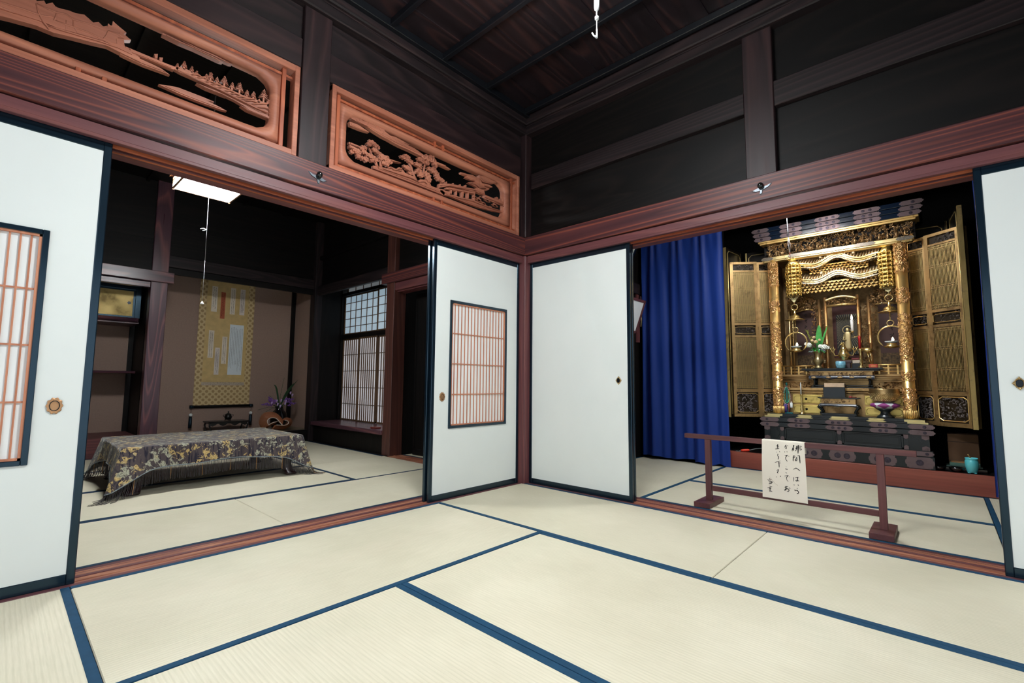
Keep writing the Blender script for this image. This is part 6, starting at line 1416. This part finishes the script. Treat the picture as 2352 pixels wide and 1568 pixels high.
for k in range(26): a = r.uniform(0, 6.28); R_ = r.uniform(.03, .075); b.ball((gx+R_*cos(a), 2.325+R_*.6*sin(a), zf+.012+r.uniform(-.012, .012)), .006, n=5, m=4)
mk('small_pale_flowers', b, plain('pale_lilac', srgb(214, 214, 240), .7), t)
# gilded incense burner with branching handles
t = thing('gilt_incense_burner', (1.935, 2.392, ZT), 'brass incense burner with antler-like handles on a block in the altar', 'incense burner')
b = MB(); b.box(1.885, 1.985, 2.362, 2.42, ZT, ZT+.05, .004); b.box(1.875, 1.995, 2.358, 2.424, ZT+.05, ZT+.075, .004); mk('stand', b, plain('stand_purple', srgb(74, 56, 58), .4, 0, .5), t)
b = MB(); b.lathe([(.03, .075), (.026, .088), (.036, .10), (.045, .118), (.045, .135), (.034, .15), (.03, .16), (.034, .166)], (1.935, 2.392, ZT), 20); mk('bowl', b, BR, t)
b = MB(); b.lathe([(.033, .166), (.026, .19), (.014, .205), (.018, .212), (.008, .222), (.012, .234), (.002, .25)], (1.935, 2.392, ZT), 16); b.ball((1.925, 2.382, ZT+.235), .012); b.ball((1.915, 2.377, ZT+.225), .009); mk('lid', b, BR, t)
for s in (-1, 1):
    b = MB(); x0 = 1.935+s*.045; z = ZT+.125
    b.tube([(x0, 2.392, z), (x0+s*.025, 2.392, z-.004), (x0+s*.035, 2.392, z+.025), (x0+s*.03, 2.392, z+.06), (x0+s*.036, 2.392, z+.085)], [.006, .006, .005, .004, .003], 6)
    for (q, dx, dz) in ((.02, .022, .03), (.04, -.012, .025), (.055, .02, .02), (.03, .032, .045)): b.tube([(x0+s*.033, 2.392, z+q), (x0+s*(.033+dx*.6), 2.392, z+q+dz*.5), (x0+s*(.033+dx), 2.392, z+q+dz)], [.0035, .003, .0045], 5)
    mk('handle', b, BR, t)
b = MB(); b.lathe([(.030, 0), (.036, .004), (.040, .03), (.040, .062), (.037, .064), (.035, .05), (0.001, .04)], (1.915, 2.315, ZT), 24)
cup = plain('blue_white_porcelain', srgb(130, 190, 214), .2, 0, .6, .35, 55)
mk('porcelain_cup', b, cup, None, 'small pale blue porcelain cup on the offering table', 'cup')
# crane candlestick with lit candle
t = thing('crane_candlestick', (2.11, 2.39, ZT), 'golden crane standing on a tortoise holding a lit white candle', 'candle holder')
b = MB(); b.ball((2.135, 2.39, ZT+.012), .042, .03, .014, 12, 7); b.tube([(2.135, 2.39, ZT+.02), (2.125, 2.39, ZT+.07), (2.115, 2.39, ZT+.145)], [.004, .0035, .006], 6); b.tube([(2.14, 2.395, ZT+.02), (2.14, 2.395, ZT+.08), (2.13, 2.39, ZT+.145)], [.004, .0035, .006], 6)
b.ball((2.115, 2.39, ZT+.165), .044, .026, .024, 14, 9)
for k in range(7): blade(b, (2.125, 2.375+.004*k, ZT+.178-.003*k), (2.20-.006*k, 2.38+.003*k, ZT+.125-.006*k), .010, .012, 6, (0, 1, .4))
b.tube([(2.085, 2.39, ZT+.168), (2.062, 2.39, ZT+.19), (2.062, 2.39, ZT+.22), (2.072, 2.39, ZT+.255), (2.07, 2.39, ZT+.285), (2.052, 2.39, ZT+.298)], [.018, .012, .009, .0075, .0075, .010], 8)
b.tube([(2.052, 2.39, ZT+.299), (2.02, 2.39, ZT+.29), (1.995, 2.39, ZT+.287)], [.008, .0035, .001], 6); b.tube([(2.03, 2.39, ZT+.294), (2.015, 2.375, ZT+.32), (2.005, 2.375, ZT+.345)], [.0025, .002, .002], 5)
b.lathe([(.003, ZT+.33), (.012, ZT+.342), (.013, ZT+.35)], (2.012, 2.375, 0), 12); mk('crane', b, BR, t)
b = MB(); b.lathe([(.0098, ZT+.35), (.0125, ZT+.45), (.010, ZT+.455)], (2.012, 2.375, 0), 14); mk('candle', b, emis('candle_wax', (1, .9, .75, 1), .25, (.9, .9, .9, 1)), t)
b = MB(); b.lathe([(.0012, ZT+.455), (.007, ZT+.463), (.0085, ZT+.474), (.005, ZT+.49), (.0005, ZT+.505)], (2.012, 2.375, 0), 10); mk('flame', b, FL, t)
# red candle on brass stand
t = thing('red_candle_stand', (2.07, 2.315, ZT), 'red candle on a turned brass candlestick on the offering table', 'candle holder')
b = MB(); b.lathe([(.026, 0), (.027, .006), (.012, .016), (.008, .03), (.013, .045), (.007, .06), (.012, .085), (.006, .10), (.01, .125), (.007, .15), (.018, .168), (.018, .173)], (2.07, 2.315, ZT), 18); mk('stick', b, BR, t)
b = MB(); b.lathe([(.009, .173), (.011, .27), (.013, .285), (.009, .287)], (2.068, 2.315, ZT), 14); b.box(2.062, 2.074, 2.312, 2.318, ZT+.283, ZT+.297); mk('candle', b, plain('red_wax', srgb(186, 30, 34), .35, 0, .5), t)
b = MB(); b.box(2.126, 2.190, 2.30, 2.345, ZT, ZT+.032, .002); b.m = 1; b.box(2.140, 2.176, 2.2992, 2.3, ZT+.010, ZT+.022)
mk('red_box', b, [plain('red_box_paper', srgb(196, 74, 56), .5), plain('box_mark', srgb(226, 150, 90), .5)], None, 'small red box at the right end of the offering table', 'box')
for k, (xx, w_, h_) in enumerate(((2.03, .07, .03), (2.02, .06, .018))):
    b = MB(); b.box(xx-w_/2, xx+w_/2, 2.40, 2.42, ZT+.045+.034*k, ZT+.045+.034*k+h_, .003); 
    mk('incense_box', b, plain('incense_%d' % k, (srgb(206, 190, 170), srgb(128, 52, 52))[k], .5), None, ('pale', 'dark red')[k]+' incense box behind the gilt burner', 'box')
b = MB(); b.box(1.99, 2.06, 2.40, 2.42, ZT, ZT+.0445, .003); mk('black_block', b, LQ, None, 'black block carrying the incense boxes behind the gilt burner', 'block')
# sutra desk, box and book before the altar drawers
t = thing('sutra_desk', (CX-.005, 2.19, .551), 'small black curled-leg sutra desk before the gold drawers', 'desk')
b = MB(); b.box(1.758, 2.05, 2.14, 2.245, .704, .714, .002); b.tube([(1.752, 2.14, .712), (1.752, 2.245, .712)], .006, 6); b.tube([(2.056, 2.14, .712), (2.056, 2.245, .712)], .006, 6); mk('desk_top', b, LQ, t)
b = MB(); b.box(1.772, 2.03, 2.150, 2.24, .660, .704); mk('gilt_band', b, GD, t)
b = MB(); carve(b, 1.80, 1.995, .668, .696, 2.150, 34, .012, 95, .004); mk('carving', b, plain('faded_carving', (0, 0, 0, 1)), t)
b = MB(); G = []
for i in range(31): q = i/30; x = 1.762+.275*q; G.append([(x, 2.152, .658), (x, 2.138, .652), (x, 2.133, .642), (x, 2.142, .628+.010*abs(sin(q*pi*2)))])
b.sheet(G); b.box(1.765, 2.035, 2.15, 2.24, .644, .66); mk('apron', b, LQB, t)
for xx, s in ((1.765, -1), (2.035, 1)):
    for yy in (2.15, 2.235):
        b = MB(); b.tube([(xx, yy, .645), (xx+s*.014, yy, .625), (xx-s*.004, yy, .605), (xx-s*.012, yy, .585), (xx+s*.002, yy, .572)], [.014, .013, .008, .009, .012], 7); mk('leg', b, LQ, t)
b = MB(); b.box(1.762, 2.035, 2.142, 2.242, .556, .572, .002); b.box(1.775, 2.022, 2.15, 2.23, .551, .557); mk('floor_frame', b, LQ, t)
b = MB(); b.box(1.79, 1.958, 2.16, 2.235, .714, .808, .003); b.box(1.782, 1.966, 2.152, 2.24, .714, .7195, .001); mk('sutra_box', b, LQ, None, 'black lacquered box standing on the sutra desk', 'box')
b = MB(); b.box(1.80, 1.955, 2.16, 2.232, .808, .846, .003); mk('sutra_book', b, plain('book_pages', srgb(206, 178, 150), .7, 0, .2, .08, 40), None, 'thick folded book with pale edges on the black box', 'book')
b = MB(); b.tube([(1.985, 2.17, .7195), (2.005, 2.175, .7205)], [.012, .010], 8); b.tube([(2.005, 2.175, .7205), (2.035, 2.19, .719)], .004, 5); mk('striker', b, plain('red_striker', srgb(150, 60, 56), .5), None, 'small red padded striker beside the black box on the desk', 'striker')
# singing bowl on cushion and stand
t = thing('bowl_stand', (2.232, 2.185, .551), 'black waisted stand under the cushion of the big bowl', 'stand')
b = MB(); b.lathe([(.062, 0), (.06, .012), (.036, .03), (.032, .05), (.055, .068), (.066, .076)], (2.232, 2.185, .551), 20); mk('pedestal', b, plain('stand_black', srgb(34, 42, 46), .3, 0, .6), t)
t = thing('bowl_cushion', (2.232, 2.185, .627), 'round purple and white diamond patterned cushion under the big bowl', 'cushion')
b = MB(); n = 32; Gc = []
for k in range(n): w = 2*pi*k/n; Gc.append([(2.232+r_*cos(w), 2.185+r_*sin(w)*.9, .6275+z_) for (r_, z_) in ((.02, 0), (.065, .004), (.098, .02), (.104, .03), (.098, .042), (.06, .054), (.02, .052))])
m0 = len(b.f); b.sheet(Gc, True, True)
nt = NT('cushion_diamonds'); co = nt.coord((1, 1, 1), rnd=False); sp_ = nt.n('ShaderNodeSeparateXYZ'); nt.L.new(co, sp_.inputs[0])
ang = nt.math('ARCTAN2', sp_.outputs['Y'], sp_.outputs['X']); fa = nt.math('ABSOLUTE', nt.math('SUBTRACT', nt.math('FRACT', nt.math('MULTIPLY_ADD', ang, 6/(2*pi), .03)), .5))
fz = nt.math('ABSOLUTE', nt.math('MULTIPLY', nt.math('SUBTRACT', sp_.outputs['Z'], .028), 17.0))
dia = nt.math('LESS_THAN', nt.math('ADD', fa, fz), .49)
nt.setb(nt.mix(dia, srgb(222, 222, 226), srgb(150, 66, 132)), .6, 0, .3); mk('cushion', b, nt.mat, t)
t = thing('singing_bowl', (2.232, 2.185, .681), 'large dotted brass singing bowl on the purple and white cushion', 'bowl')
b = MB(); b.lathe([(.05, .0), (.085, .018), (.104, .05), (.108, .08), (.105, .108), (.107, .118), (.102, .119), (.099, .10), (.1, .06), (.06, .02), (0.001, .012)], (2.232, 2.185, .681), 40); mk('bowl', b, gold('bowl_brass', (.44, .29, .13, 1), (.22, .13, .06, 1), .24, .5), t)
b = MB()
for i in range(7):
    z = .022+.009*i; R_ = .0865+.0025*i if i > 3 else (.0785, .0905, .097, .1008)[i] if i < 4 else .1; R_ = {0: .0893, 1: .0945, 2: .0997, 3: .1036, 4: .1046, 5: .1057, 6: .107}[i]
    for k in range(44): w = 2*pi*(k+.5*(i % 2))/44; b.ball((2.232+R_*cos(w), 2.185+R_*sin(w), .681+z), .0030, n=5, m=4)
mk('hammered_dots', b, gold('dot_gold', (.95, .75, .40, 1), (.7, .5, .2, 1), .2), t)
# single candlestick
t = thing('brass_candlestick', (1.606, 2.20, .551), 'slender brass candlestick with an unlit white candle before the drawers', 'candle holder')
b = MB(); b.lathe([(.026, 0), (.027, .006), (.014, .014), (.010, .03), (.014, .045), (.009, .06), (.013, .075), (.007, .09), (.006, .13), (.009, .15), (.005, .165), (.010, .182), (.011, .186)], (1.606, 2.20, .551), 18); mk('stick', b, BR, t)
b = MB(); b.lathe([(.006, .186), (.0045, .28), (.001, .30)], (1.604, 2.20, .551), 10); mk('candle', b, M['white'], t)
# bead stand at the left column
t = thing('bead_stand', (1.49, 2.20, .551), 'dark wooden rack with looped prayer beads beside the left altar column', 'bead stand')
b = MB(); b.box(1.455, 1.53, 2.185, 2.215, .551, .562, .002); mk('base', b, plain('teal_paint', srgb(30, 120, 130), .4), t)
b = MB(); b.box(1.478, 1.492, 2.195, 2.205, .56, .83); b.ball((1.485, 2.198, .835), .010, .008, .016, 8, 6); mk('upright', b, plain('green_patina', srgb(26, 96, 92), .4, .3, .5), t)
for j, (c, rr2, wz, dz) in enumerate(((srgb(70, 190, 150), .018, .075, 0), (srgb(210, 196, 190), .026, .088, .006), (srgb(140, 90, 90), .033, .098, .014))):
    b = MB()
    for k in range(40): w = 2*pi*k/40; b.ball((1.485+rr2*sin(w)*(1.1-.3*cos(w)), 2.188-.002*j, .73-dz+wz*cos(w)), .0042, n=5, m=4)
    mk('bead_loop', b, plain('beads_%d' % j, c, .3, 0, .6), t)
b = MB(); b.tube([(1.463, 2.19, .64), (1.458, 2.19, .60), (1.462, 2.19, .563)], [.014, .016, .012], 8); b.tube([(1.477, 2.186, .645), (1.475, 2.186, .60), (1.476, 2.186, .563)], [.009, .011, .008], 7); mk('violet_tassel', b, plain('tassel_violet', srgb(84, 62, 130), .7), t)
b = MB(); b.tube([(1.498, 2.186, .65), (1.50, 2.186, .60), (1.499, 2.186, .566)], [.006, .008, .006], 7); mk('red_tassel', b, plain('tassel_red', srgb(126, 62, 58), .7), t)
b = MB(); b.tube([(1.522, 2.186, .67), (1.522, 2.186, .655)], .003, 5); b.lathe([(.010, .608), (.0115, .612), (.0115, .65), (.006, .658)], (1.522, 2.186, 0), 12); mk('white_tassel', b, M['white'], t)
